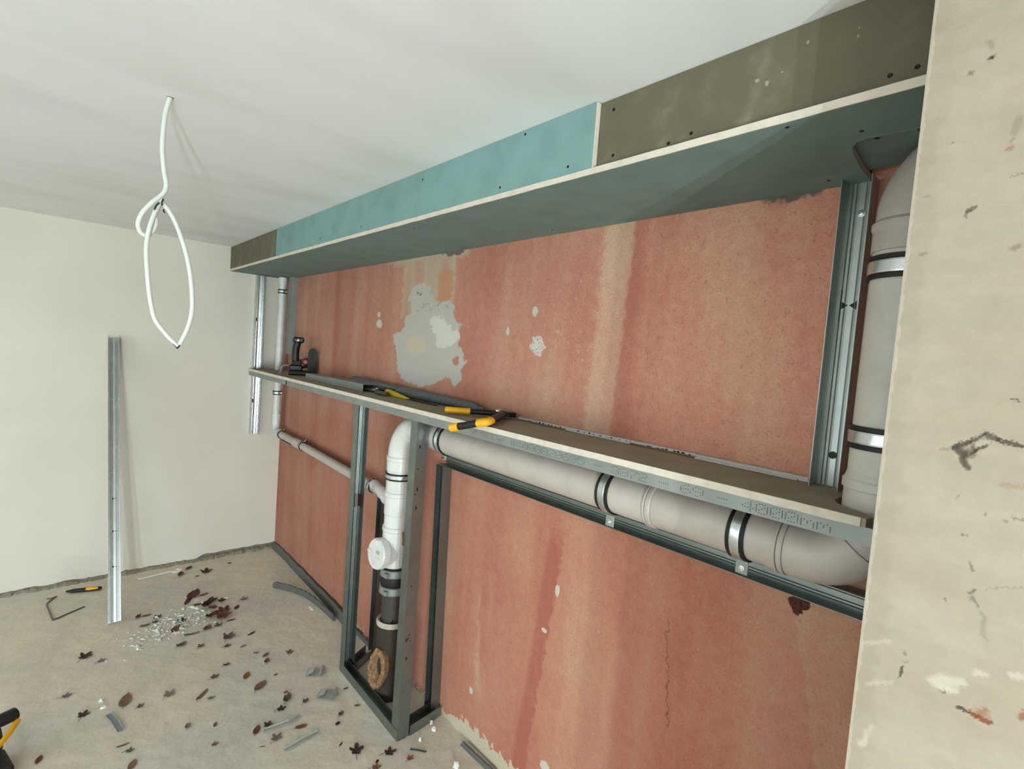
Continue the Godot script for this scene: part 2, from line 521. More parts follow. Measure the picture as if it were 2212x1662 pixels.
# the pink wall's paint: roller streaks, beige washed bands, a bare patch where a tile came off, scraped spots
const PW := 1850
const PH := 1025
func pink_mat() -> StandardMaterial3D:
	var k := 500.0
	var streak := fbytes(noise(0.009, 101, 3), PW, 100, PW, PH)
	var blotch := fbytes(noise(0.004, 102, 5), PW, PH)
	var fine := fbytes(noise(0.23, 103, 3), PW, PH)
	var wash := fbytes(noise(0.016, 104, 4), PW, 128, PW, PH)
	var pits := fbytes(noise(0.30, 105, 2), PW, PH)
	var edge := fbytes(noise(0.05, 106, 4), PW, PH)
	var scr := fbytes(noise(0.14, 108, 3), PW, PH / 2, PW, PH)
	var flake := fbytes(noise(0.06, 107, 4, FastNoiseLite.TYPE_CELLULAR), PW, PH)
	var rgb := PackedByteArray()
	rgb.resize(PW * PH * 3)
	var hgt := PackedByteArray()
	hgt.resize(PW * PH)
	var patch := PackedVector2Array([Vector2(1.542, 1.55), Vector2(1.62, 1.563), Vector2(1.645, 1.633), Vector2(1.692, 1.648), Vector2(1.658, 1.72), Vector2(1.69, 1.765), Vector2(1.754, 1.78), Vector2(1.83, 1.765), Vector2(1.86, 1.70), Vector2(1.93, 1.69), Vector2(2.0, 1.70), Vector2(2.025, 1.658), Vector2(2.029, 1.624), Vector2(2.085, 1.597), Vector2(2.059, 1.57), Vector2(2.078, 1.544), Vector2(2.066, 1.51), Vector2(2.104, 1.478), Vector2(2.135, 1.453), Vector2(2.105, 1.425), Vector2(2.11, 1.381), Vector2(2.062, 1.345), Vector2(2.024, 1.367), Vector2(1.998, 1.385), Vector2(1.963, 1.36), Vector2(1.914, 1.347), Vector2(1.81, 1.322), Vector2(1.663, 1.335), Vector2(1.613, 1.367), Vector2(1.584, 1.404), Vector2(1.569, 1.467), Vector2(1.548, 1.506)])
	var bright := PackedVector2Array([Vector2(1.842, 1.617), Vector2(1.88, 1.638), Vector2(1.932, 1.625), Vector2(1.997, 1.60), Vector2(2.02, 1.576), Vector2(2.06, 1.574), Vector2(2.074, 1.544), Vector2(2.03, 1.515), Vector2(1.959, 1.496), Vector2(1.905, 1.51), Vector2(1.889, 1.56)])
	var hole := PackedVector2Array([Vector2(2.03, 1.455), Vector2(2.06, 1.47), Vector2(2.085, 1.455), Vector2(2.075, 1.435), Vector2(2.045, 1.438)])
	var pinkc := Vector3(200, 141, 118)
	var deep := Vector3(184, 113, 94)
	var beige := Vector3(208, 168, 140)
	var pale := Vector3(226, 206, 182)
	for y in PH:
		var wy := CEIL - (y + 0.5) / k
		for x in PW:
			var wx := (x + 0.5) / k
			var i := y * PW + x
			var s := streak[i] / 255.0
			var b := blotch[i] / 255.0
			var f := fine[i] / 255.0
			var e := (edge[i] / 255.0 - 0.5)
			var ws := wash[i] / 255.0
			var t := clampf((s - 0.5) * 1.1 + (b - 0.5) * 0.9 + (ws - 0.5) * 0.7 + e * 0.8, -1.0, 1.0)
			var jx := wx + e * 0.022
			# named bands
			var band := 0.0
			if wy > 1.2:
				band -= smoothstep(0.80, 0.86, jx) * (1.0 - smoothstep(1.06, 1.14, jx)) * 0.65
				var bx := 2.835 - (1.9 - wy) * 0.04
				band += smoothstep(bx - 0.075, bx - 0.045, jx) * (1.0 - smoothstep(bx + 0.035, bx + 0.048, jx)) * 0.9
				band -= smoothstep(bx + 0.04, bx + 0.055, jx) * (1.0 - smoothstep(bx + 0.07, bx + 0.28, jx)) * (0.3 + 0.6 * smoothstep(1.45, 1.7, wy)) * 0.9
				band -= smoothstep(2.02, 2.1, jx) * (1.0 - smoothstep(2.3, 2.45, jx)) * 0.4
			else:
				var cx := 2.685 - (0.9 - wy) * 0.11
				band -= smoothstep(cx - 0.05, cx - 0.02, jx) * (1.0 - smoothstep(cx + 0.02, cx + 0.03, jx)) * (1.0 - smoothstep(0.85, 1.0, wy)) * 0.9
				var rx := 3.385 + (1.0 - wy) * 0.235
				band += smoothstep(rx - 0.006, rx + 0.006, wx + e * 0.012) * 0.55
				band += smoothstep(2.72, 2.77, jx) * (1.0 - smoothstep(2.85, 3.0, jx)) * 0.45
				band -= smoothstep(3.02, 3.12, jx) * (1.0 - smoothstep(3.26, 3.36, jx)) * 0.35
				band += smoothstep(2.30, 2.34, jx) * (1.0 - smoothstep(2.36, 2.40, jx)) * smoothstep(0.15, 0.3, wy) * (1.0 - smoothstep(0.55, 0.75, wy)) * smoothstep(0.35, 0.6, ws) * 1.3
			t = clampf(t * 0.75 + band, -1.0, 1.3)
			var c := pinkc.lerp(deep, clampf(-t, 0.0, 1.0)) if t < 0.0 else pinkc.lerp(beige, minf(t, 1.0))
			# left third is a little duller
			c *= 0.955 + 0.045 * smoothstep(0.6, 2.6, wx) + 0.10 * smoothstep(2.88, 3.0, wx) * smoothstep(1.2, 1.3, wy)  # upper right also lightened in the colour to offset the wall end's shadow
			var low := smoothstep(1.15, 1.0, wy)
			c *= Vector3(1.0 - 0.05 * low, 1.0 - 0.10 * low, 1.0 - 0.13 * low)  # lower wall colour deepened to offset strong low light
			# crumbs of older pale paint showing
			if flake[i] < 14 + int(30.0 * ws) and f > 0.58:
				c = c.lerp(pale, 0.45)
			c *= 0.955 + 0.09 * f
			var h := 118.0 + (f - 0.5) * 120.0 + (pits[i] - 128) * 0.30
			if pits[i] < 66 and wx > 1.9:
				c *= 0.90
				h -= 24.0
			# trowel scratches right of the beige band, chalky grains left of it
			if wy > 1.25 and wx > 2.9 and scr[i] > 196:
				c *= 0.90
				h -= 14.0
			var ch := (1.0 - smoothstep(0.5, 1.0, Vector2((wx - 2.70) / 0.22, (wy - 1.62) / 0.20).length())) * 0.9 + 0.25 * smoothstep(2.0, 2.4, wx)
			if scr[i] < 34 + int(34.0 * ch) - 22:
				c = c.lerp(pale, 0.55)
				h += 14.0
			# the scraped strip above the bare patch
			var q := Vector2(wx + e * 0.035, wy + (f - 0.5) * 0.012 + e * 0.02)
			if wy > 1.62 and wx > 1.38 and wx < 2.15:
				var up := smoothstep(1.58, 1.63, q.x) * (1.0 - smoothstep(2.0, 2.03, q.x)) * (0.55 + 0.9 * (ws - 0.4))
				if wy > 1.86:
					up = maxf(up, smoothstep(1.40, 1.55, q.x) * (1.0 - smoothstep(2.08, 2.12, q.x)) * smoothstep(1.855, 1.89, q.y))
				c = c.lerp(Vector3(196, 176, 150), clampf(up, 0.0, 0.85))
				var o := smoothstep(1.88, 1.90, q.x) * (1.0 - smoothstep(2.0, 2.02, q.x)) * smoothstep(1.69, 1.71, q.y) * (1.0 - smoothstep(1.80, 1.84, q.y))
				c = c.lerp(Vector3(198, 140, 98), o * 0.75)
				if absf(q.x - 1.61 + (1.8 - wy) * 0.05) < 0.007 and f > 0.48 or absf(q.x - 2.005) < 0.007 and f > 0.5:
					c = c.lerp(Vector3(212, 198, 178), 0.55)
			if q.x > 1.5 and q.x < 2.18 and q.y > 1.3 and q.y < 1.8:
				if inside(patch, q) and not inside(hole, q):
					c = Vector3(194, 187, 175) * (0.985 + 0.03 * f)
					h = 92.0 + 8.0 * f
					if inside(bright, q):
						c = Vector3(216, 212, 199)
						h = 108.0
					var pe := Vector2((wx - 1.74) / 0.085, (wy - 1.50) / 0.042).length() + e * 0.6
					if pe < 1.0:
						c = Vector3(206, 190, 166)
			# round filler spots and small scraped flecks
			for sp in [[2.522, 1.53, 0.034, 0.033], [2.499, 1.646, 0.013, 0.016], [2.365, 1.576, 0.010, 0.014], [1.384, 1.597, 0.030, 0.022], [1.375, 1.642, 0.016, 0.014], [2.307, 0.199, 0.012, 0.014], [2.707, 0.165, 0.02, 0.02], [2.70, 0.75, 0.009, 0.02], [2.655, 0.60, 0.012, 0.008]]:
				if absf(wx - sp[0]) < 0.05 and absf(wy - sp[1]) < 0.05:
					var d := Vector2((wx - sp[0]) / sp[2], (wy - sp[1]) / sp[3]).length() + e * 0.7
					if d < 1.0:
						c = Vector3(220, 208, 200) if sp[0] == 2.522 else Vector3(205, 196, 180)
						h = 112.0
						if sp[0] == 2.522 and f < 0.33:
							c = Vector3(170, 130, 120)
			# pencil scribbles on the bare patch
			if wy > 1.655 and wy < 1.69 and wx > 1.73 and wx < 2.0 and edge[i] > 120 and edge[i] < 132:
				c *= 0.62
			if wy > 1.725 and wy < 1.752 and wx > 1.725 and wx < 1.77 and edge[i] > 118 and edge[i] < 136:
				c *= 0.5
			# grey mortar where the plaster broke away under the boxing, darkened for the shade in the gaps, and at the foot of the wall
			var m := 0.0
			m = maxf(m, 1.0 - smoothstep(0.7, 1.0, Vector2((wx - 3.29) / 0.09, (wy - 1.91) / 0.030).length() + e * 0.8))
			m = maxf(m, 1.0 - smoothstep(0.7, 1.0, Vector2((wx - 2.0) / 0.10, (wy - 1.905) / 0.028).length() + e * 0.8))
			if m > 0.0:
				c = c.lerp(Vector3(112, 104, 92), m)
				h -= 60.0 * m
			var foot := 0.012 + 0.055 * smoothstep(2.08, 2.3, wx) + e * 0.06
			if wy < foot:
				c = Vector3(203, 187, 162) * (0.95 + 0.1 * f)
				h = 125.0 + f * 20.0
			# rusty hole under the long channel
			if Vector2((wx - 3.396) / 0.020, (wy - 1.002) / 0.022).length() + e * 0.9 < 1.0:
				c = Vector3(88, 42, 28) if f > 0.35 else Vector3(40, 24, 18)
				h = 50.0
			# hair crack
			if wy < 0.83 and wy > 0.55 and absf(wx - 3.09 - (0.83 - wy) * 0.11 - e * 0.02) < 0.0018:
				c *= 0.75
			rgb[i * 3] = int(clampf(c.x, 0, 255))
			rgb[i * 3 + 1] = int(clampf(c.y, 0, 255))
			rgb[i * 3 + 2] = int(clampf(c.z, 0, 255))
			hgt[i] = int(clampf(h, 0, 255))
	var m := mat(Color(0.905, 0.915, 0.93), 0.93)
	m.albedo_texture = ImageTexture.create_from_image(Image.create_from_data(PW, PH, false, Image.FORMAT_RGB8, rgb))
	m.heightmap_enabled = true
	m.heightmap_texture = ImageTexture.create_from_image(Image.create_from_data(PW, PH, false, Image.FORMAT_L8, hgt))
	m.heightmap_scale = 0.25
	return m

# dusty concrete floor over x 0..4, z 0..4
func floor_mat() -> StandardMaterial3D:
	var n := 1400
	var big := fbytes(noise(0.003, 201, 4), n, n)
	var mid := fbytes(noise(0.02, 202, 4), n, n)
	var fine := fbytes(noise(0.15, 203, 3), n, n)
	var spk := fbytes(noise(0.25, 204, 1), n, n)
	var rgb := PackedByteArray()
	rgb.resize(n * n * 3)
	for y in n:
		var wz := y * 3.0 / n
		for x in n:
			var wx := x * 3.0 / n
			var i := y * n + x
			var t := (big[i] / 255.0 - 0.5) * 0.10 + (mid[i] / 255.0 - 0.5) * 0.05 + (fine[i] / 255.0 - 0.5) * 0.05
			var c := Vector3(205, 196, 180) * (1.0 + t)
			var w := (big[i] - 128) / 255.0
			c += Vector3(4, -1, -5) * w * 2.0
			# plaster dust trodden round the leaf heap
			var d := Vector2((wx - 0.78) / 0.30, (wz - 0.72) / 0.24).length() + (mid[i] / 255.0 - 0.5) * 1.6
			c = c.lerp(Vector3(205, 201, 188), clampf(1.0 - d, 0.0, 0.7))
			if spk[i] > 222:
				c = c.lerp(Vector3(222, 217, 205), 0.55)
			elif spk[i] < 24:
				c *= 0.88
			rgb[i * 3] = int(clampf(c.x, 0, 255))
			rgb[i * 3 + 1] = int(clampf(c.y, 0, 255))
			rgb[i * 3 + 2] = int(clampf(c.z, 0, 255))
	var m := mat(Color(1, 1, 1), 0.92)
	m.albedo_texture = ImageTexture.create_from_image(Image.create_from_data(n, n, false, Image.FORMAT_RGB8, rgb))
	m.heightmap_enabled = true
	m.heightmap_texture = ImageTexture.create_from_image(Image.create_from_data(n, n, false, Image.FORMAT_L8, mid))
	m.heightmap_scale = 0.25
	return m

# the plaster return at the right: x 3.61..4.01, y 1.0..2.05
func nib_mat() -> StandardMaterial3D:
	var w := 500
	var hh := 1312
	var k := 1250.0
	var big := fbytes(noise(0.006, 301, 4), w, hh)
	var mid := fbytes(noise(0.03, 302, 4), w, hh)
	var hor := fbytes(noise(0.02, 303, 4), 60, hh, w, hh)
	var fine := fbytes(noise(0.2, 304, 2), w, hh)
	var rgb := PackedByteArray()
	rgb.resize(w * hh * 3)
	var hgt := PackedByteArray()
	hgt.resize(w * hh)
	# strokes: x0, y0, x1, y1, width, strength (0 grey smear .. 1 dark gouge), rust
	var marks := [[3.6676, 1.8571, 3.6700, 1.8584, 0.0030, 0.80, 0],
		[3.6688, 1.8580, 3.6773, 1.8615, 0.0012, 0.35, 0],
		[3.6678, 1.8749, 3.6677, 1.8700, 0.0080, 0.18, 0],
		[3.6511, 1.8461, 3.6563, 1.8471, 0.0030, 0.30, 0],
		[3.6535, 1.8483, 3.6550, 1.8470, 0.0040, 0.30, 0],
		[3.6623, 1.6870, 3.6643, 1.6936, 0.0030, 0.35, 0],
		[3.6637, 1.6937, 3.6720, 1.6967, 0.0040, 0.50, 0],
		[3.6652, 1.6917, 3.6690, 1.6928, 0.0020, 0.60, 0],
		[3.6985, 1.7846, 3.6969, 1.7705, 0.0070, 0.16, 0],
		[3.6929, 1.7552, 3.6959, 1.7552, 0.0050, 0.35, 1],
		[3.6933, 1.7632, 3.6950, 1.7644, 0.0040, 0.20, 0],
		[3.6964, 1.7249, 3.7077, 1.7255, 0.0012, 0.40, 0],
		[3.6445, 1.7732, 3.6480, 1.7725, 0.0010, 0.40, 0],
		[3.6223, 1.7160, 3.6289, 1.7156, 0.0020, 0.15, 0],
		[3.6252, 1.6478, 3.6309, 1.6500, 0.0030, 0.20, 0],
		[3.7067, 1.6477, 3.7096, 1.6491, 0.0060, 0.25, 0],
		[3.6790, 1.4282, 3.6906, 1.4374, 0.0040, 0.80, 0],
		[3.6906, 1.4374, 3.7026, 1.4474, 0.0030, 0.70, 0],
		[3.7026, 1.4474, 3.7156, 1.4430, 0.0050, 0.70, 0],
		[3.7157, 1.4418, 3.7353, 1.4386, 0.0040, 0.75, 0],
		[3.6820, 1.4270, 3.6925, 1.4076, 0.0070, 0.72, 0],
		[3.6919, 1.4238, 3.7075, 1.4342, 0.0030, 0.75, 0],
		[3.6883, 1.4219, 3.6953, 1.4270, 0.0100, 0.55, 0],
		[3.6950, 1.4307, 3.7051, 1.4399, 0.0100, 0.45, 0],
		[3.6983, 1.4350, 3.7062, 1.4389, 0.0070, 0.60, -1],
		[3.6696, 1.4234, 3.6790, 1.4277, 0.0030, 0.20, 0],
		[3.7184, 1.4875, 3.7246, 1.4859, 0.0014, 0.75, 0],
		[3.6927, 1.3315, 3.6987, 1.3328, 0.0012, 0.40, 0],
		[3.7035, 1.3020, 3.7078, 1.2964, 0.0030, 0.35, 0],
		[3.7075, 1.2705, 3.7116, 1.2759, 0.0030, 0.40, 0],
		[3.7106, 1.2667, 3.7151, 1.2584, 0.0025, 0.35, 0],
		[3.7165, 1.2539, 3.7247, 1.2249, 0.0040, 0.14, 0],
		[3.7204, 1.2794, 3.7487, 1.2930, 0.0012, 0.18, 0],
		[3.6887, 1.2551, 3.6896, 1.2539, 0.0030, 0.35, 0],
		[3.6554, 1.1770, 3.6563, 1.1761, 0.0035, 0.30, 0],
		[3.6542, 1.1487, 3.6585, 1.1607, 0.0025, 0.70, 0],
		[3.6536, 1.1437, 3.6545, 1.1475, 0.0015, 0.40, 0],
		[3.6547, 1.1664, 3.6601, 1.1669, 0.0020, 0.20, 0],
		[3.6891, 1.1578, 3.7096, 1.1689, 0.0120, 0.55, -1],
		[3.6946, 1.1529, 3.7060, 1.1565, 0.0060, 0.50, -1],
		[3.6948, 1.1503, 3.6959, 1.1499, 0.0035, 0.40, 0],
		[3.7222, 1.1845, 3.7291, 1.1882, 0.0060, 0.45, -1],
		[3.7493, 1.1976, 3.7579, 1.1997, 0.0080, 0.50, -1],
		[3.7095, 1.1398, 3.7199, 1.1399, 0.0030, 0.85, 0],
		[3.7199, 1.1399, 3.7358, 1.1373, 0.0050, 0.90, 1],
		[3.7282, 1.1409, 3.7337, 1.1492, 0.0080, 0.40, 1],
		[3.7574, 1.1569, 3.7614, 1.1625, 0.0060, 0.60, 1],
		[3.7127, 1.3601, 3.7137, 1.3592, 0.0030, 0.30, 0],
		[3.7281, 1.3572, 3.7294, 1.3571, 0.0030, 0.30, 0],
		[3.7345, 1.3627, 3.7397, 1.3618, 0.0030, 0.30, 0],
		[3.6872, 1.3733, 3.6885, 1.3737, 0.0030, 0.20, 0],
		[3.7219, 1.3957, 3.7390, 1.3962, 0.0060, 0.16, 1],
		[3.6200, 1.1711, 3.6452, 1.1845, 0.0050, 0.30, -1],
		[3.6226, 1.1205, 3.6498, 1.1367, 0.0040, 0.30, -1],
		[3.6242, 1.0430, 3.6356, 1.0718, 0.0060, 0.30, -1],
		[3.6269, 1.0403, 3.6270, 1.0637, 0.0040, 0.25, -1]]
	for y in hh:
		var wy := 2.05 - y / k
		for x in w:
			var wx := 3.61 + x / k
			var i := y * w + x
			var e := mid[i] / 255.0 - 0.5
			var f := fine[i] / 255.0 - 0.5
			var t := (big[i] / 255.0 - 0.5) * 0.05 + e * 0.03 + (hor[i] / 255.0 - 0.5) * 0.05 + f * 0.02
			var c := Vector3(160, 148, 132) * (1.0 + t)
			c += Vector3(-2, 1, 3) * (big[i] / 255.0 - 0.5) * 1.2
			var h := 128.0 + e * 26.0 + (hor[i] - 128) * 0.10 + f * 8.0
			# corner bead band along the edge
			var bd := 1.0 - smoothstep(3.628, 3.642, wx + e * 0.010 + 0.003 * sin(wy * 40.0))
			c *= 1.0 - 0.035 * bd
			if wx < 3.6165 + e * 0.004:
				c = c.lerp(Vector3(196, 188, 172), 0.30)
			for mk in marks:
				if wx < minf(mk[0], mk[2]) - 0.02 or wx > maxf(mk[0], mk[2]) + 0.02 or wy < minf(mk[1], mk[3]) - 0.02 or wy > maxf(mk[1], mk[3]) + 0.02:
					continue
				var a := Vector2(mk[0], mk[1])
				var b := Vector2(mk[2], mk[3])
				var p := Vector2(wx, wy) + Vector2(e, f * 0.5) * 0.010
				var u := clampf((p - a).dot(b - a) / maxf((b - a).length_squared(), 1e-9), 0.0, 1.0)
				var dd: float = p.distance_to(a.lerp(b, u)) / (mk[4] * (1.0 - 0.55 * absf(u - 0.4)))
				if dd < 1.0:
					var kk: float = (1.0 - smoothstep(0.15, 1.0, dd)) * mk[5]
					var tone := Vector3(120, 62, 38) if mk[6] > 0.5 else (Vector3(196, 190, 176) if mk[6] < -0.5 else Vector3(58, 52, 42))
					c = c.lerp(tone, kk)
					if mk[6] > -0.5:
						h -= 80.0 * kk
					else:
						h += 14.0 * kk
			rgb[i * 3] = int(clampf(c.x, 0, 255))
			rgb[i * 3 + 1] = int(clampf(c.y, 0, 255))
			rgb[i * 3 + 2] = int(clampf(c.z, 0, 255))
			hgt[i] = int(clampf(h, 0, 255))
	var m := mat(Color(1, 1, 1), 0.92)
	m.albedo_texture = ImageTexture.create_from_image(Image.create_from_data(w, hh, false, Image.FORMAT_RGB8, rgb))
	m.heightmap_enabled = true
	m.heightmap_texture = ImageTexture.create_from_image(Image.create_from_data(w, hh, false, Image.FORMAT_L8, hgt))
	m.heightmap_scale = 0.3
	return m

# ------------------------------------------------------------------ the room
func room():
	var f := mb()
	box(f, Vector3(-0.3, -0.15, -0.3), Vector3(6.8, -0.001, 4.7))
	for q in [[Vector3(0, 0, 0), Vector3(6.5, 0, 0), Vector3(6.5, 0, 4.4), Vector3(0, 0, 4.4)]]:
		var uv := []
		for p in q:
			uv.append(Vector2(p.x / 3.0, p.z / 3.0))
		quad(f, q[0], q[1], q[2], q[3], Vector3.UP, uv)
	struct("floor", f, M.floor, "bare dusty concrete floor strewn with dry leaves")
	var c := mb()
	box(c, Vector3(-0.3, CEIL, -0.3), Vector3(6.8, CEIL + 0.2, 4.7))
	struct("ceiling", c, M.ceiling, "low off-white plastered ceiling with faint trowel smears")
	# pink wall: one face with the painted texture, a solid body behind
	var b := mb()
	box(b, Vector3(-0.3, -0.15, -0.3), Vector3(6.8, CEIL + 0.2, -0.002))
	var w := 3.7
	for x0 in [0.0, 3.7]:
		var x1 := minf(x0 + w, 6.5)
		quad(b, Vector3(x0, 0, 0), Vector3(x1, 0, 0), Vector3(x1, CEIL, 0), Vector3(x0, CEIL, 0), Vector3(0, 0, 1), [Vector2(0, 1), Vector2((x1 - x0) / w, 1), Vector2((x1 - x0) / w, 0), Vector2(0, 0)])
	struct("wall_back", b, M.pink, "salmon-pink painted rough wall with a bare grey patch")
	# cream wall: rough core with a plaster skin that stops unevenly above the floor
	var core := mb()
	box(core, Vector3(-0.3, -0.15, -0.002), Vector3(-0.010, CEIL + 0.2, 4.7))
	var wl := struct("wall_left", core, M.mortar, "smooth cream plastered wall with an uneven lower edge")
	var poly := [Vector2(0.0, CEIL)]
	var n := noise(1.0, 77, 3)
	for i in 147:
		var z := i * 0.03
		var y := 0.012 + 0.014 * n.get_noise_1d(z * 9.0)
		if z < 0.45:
			y = 0.034 + 0.008 * n.get_noise_1d(z * 20.0)
		poly.append(Vector2(z, maxf(y, 0.002)))
	poly.append(Vector2(4.4, CEIL))
	var skin := mb()
	slab(skin, poly, 0.0, 0.010, Transform3D(Basis(Vector3(0, 0, 1), Vector3(0, 1, 0), Vector3(-1, 0, 0)), Vector3.ZERO))
	obj("plaster_skin", skin, M.cream, wl, "cream plaster skin with ragged bottom edge")
	# rubble of mortar along the foot of the cream wall
	var tr := mb()
	var prev := []
	for i in 121:
		var z := i * 0.0125 + 0.02
		var d := 0.030 + 0.022 * n.get_noise_2d(z * 14.0, 3.0) + 0.012 * n.get_noise_2d(z * 50.0, 8.0)
		var h := 0.010 + 0.008 * n.get_noise_2d(z * 22.0, 40.0)
		var row := [Vector3(-0.004, maxf(h, 0.003) + 0.006, z), Vector3(d * 0.55, maxf(h, 0.003), z), Vector3(maxf(d, 0.012), -0.001, z)]
		if prev:
			for k in 2:
				quad(tr, prev[k], prev[k + 1], row[k + 1], row[k], Vector3(0.4, 1, 0))
		prev = row
	struct("trim_1", tr, M.mortar, "ragged grey mortar edge at the foot of the cream wall")
	# plaster return on the right that hides the end of the recess
	var nb := mb()
	var zf := 0.465
	box(nb, Vector3(3.6135, 0.0, 0.372), Vector3(6.5, CEIL, zf - 0.001))
	quad(nb, Vector3(3.6135, 0, zf), Vector3(6.5, 0, zf), Vector3(6.5, CEIL, zf), Vector3(3.6135, CEIL, zf), Vector3(0, 0, 1), [Vector2(0.0035 / 0.4, CEIL / 1.0496), Vector2(2.89 / 0.4, CEIL / 1.0496), Vector2(2.89 / 0.4, 0), Vector2(0.0035 / 0.4, 0)])
	var edge := []
	for i in 83:
		edge.append(Vector3(3.6150 + 0.0006 * n.get_noise_1d(i * 3.0), i * 0.025, zf - 0.0012))
	tube(nb, edge, 0.0014, 8)
	struct("wall_right", nb, M.nib, "cream plaster wall end with gouges, close to the camera on the right")
	# the far side of the room, out of the picture: a glazed door on the right and added glazed doors behind the camera for frontal fill
	var sw := mb()
	for q in [[0.0, 0.05, -0.3, 4.7], [1.80, CEIL, -0.3, 4.7], [0.05, 1.80, -0.3, 2.02], [0.05, 1.80, 2.22, 2.33], [0.05, 1.80, 2.53, 2.55], [0.05, 1.80, 3.97, 4.7], [0.05, 0.12, 2.02, 2.53], [1.42, 1.80, 2.02, 2.53]]:
		box(sw, Vector3(6.5, q[0], q[2]), Vector3(6.75, q[1], q[3]))
	struct("wall_side", sw, M.cream, "cream wall with a glazed door, outside the picture")
	var win := mb()
	for q in [[0.05, 0.12, 2.55, 3.97], [1.73, 1.80, 2.55, 3.97], [0.12, 1.73, 2.55, 2.61], [0.12, 1.73, 3.91, 3.97], [0.12, 1.73, 3.22, 3.30]]:
		box(win, Vector3(6.58, q[0], q[2]), Vector3(6.65, q[1], q[3]), 0.006)
	var wn := struct("door_1", win, M.frame_white, "white glazed double door outside the picture")
	for z in [2.61, 3.30]:
		var p := mb()
		box(p, Vector3(6.612, 0.12, z), Vector3(6.616, 1.73, z + 0.61))
		obj("pane", p, M.glass, wn)
	for z in [2.02, 2.33]:
		var p := mb()
		box(p, Vector3(6.612, 0.12, z), Vector3(6.616, 1.42, z + 0.20))
		var sp := struct("window_%d" % (1 if z < 2.2 else 2), p, M.glass, "narrow fixed window beside the glazed door, outside the picture")
		sp.set_meta("kind", "structure")
	var fw := mb()
	for q in [[-0.3, 0.84, 0.0, CEIL], [4.36, 6.75, 0.0, CEIL], [0.84, 4.36, 1.80, CEIL], [0.84, 4.36, 0.0, 0.05]]:
		box(fw, Vector3(q[0], q[2], 4.4), Vector3(q[1], q[3], 4.65))
	struct("wall_front", fw, M.cream, "cream wall behind the camera with added wide glazed doors")
	var dr := mb()
	for q in [[0.84, 0.90, 0.05, 1.80], [4.30, 4.36, 0.05, 1.80], [0.90, 4.30, 1.73, 1.80], [0.90, 4.30, 0.05, 0.12], [2.00, 2.07, 0.12, 1.73], [3.13, 3.20, 0.12, 1.73]]:
		box(dr, Vector3(q[0], q[2], 4.48), Vector3(q[1], q[3], 4.55), 0.006)
	var dn := struct("added_door_2", dr, M.frame_white, "added wide white glazed doors behind the camera for frontal fill light")
	for x in [[0.90, 2.00], [2.07, 3.13], [3.20, 4.30]]:
		var p := mb()
		box(p, Vector3(x[0], 0.12, 4.512), Vector3(x[1], 1.73, 4.516))
		obj("pane", p, M.glass, dn)

# ------------------------------------------------------------------ plasterboard boxing under the ceiling
func screw_at(p: Vector3, out: Vector3, parent: Node3D, r := 0.0042):
	var s := mb()
	lathe(s, [[r, -0.003], [r, 0.0004], [r * 0.8, 0.0007], [r * 0.4, 0.0003], [0.0, 0.0003]].map(func(a): return a), 10, Transform3D(frame_of(out), p + out * 0.0002))
	obj("screw", s, M.screw, parent)

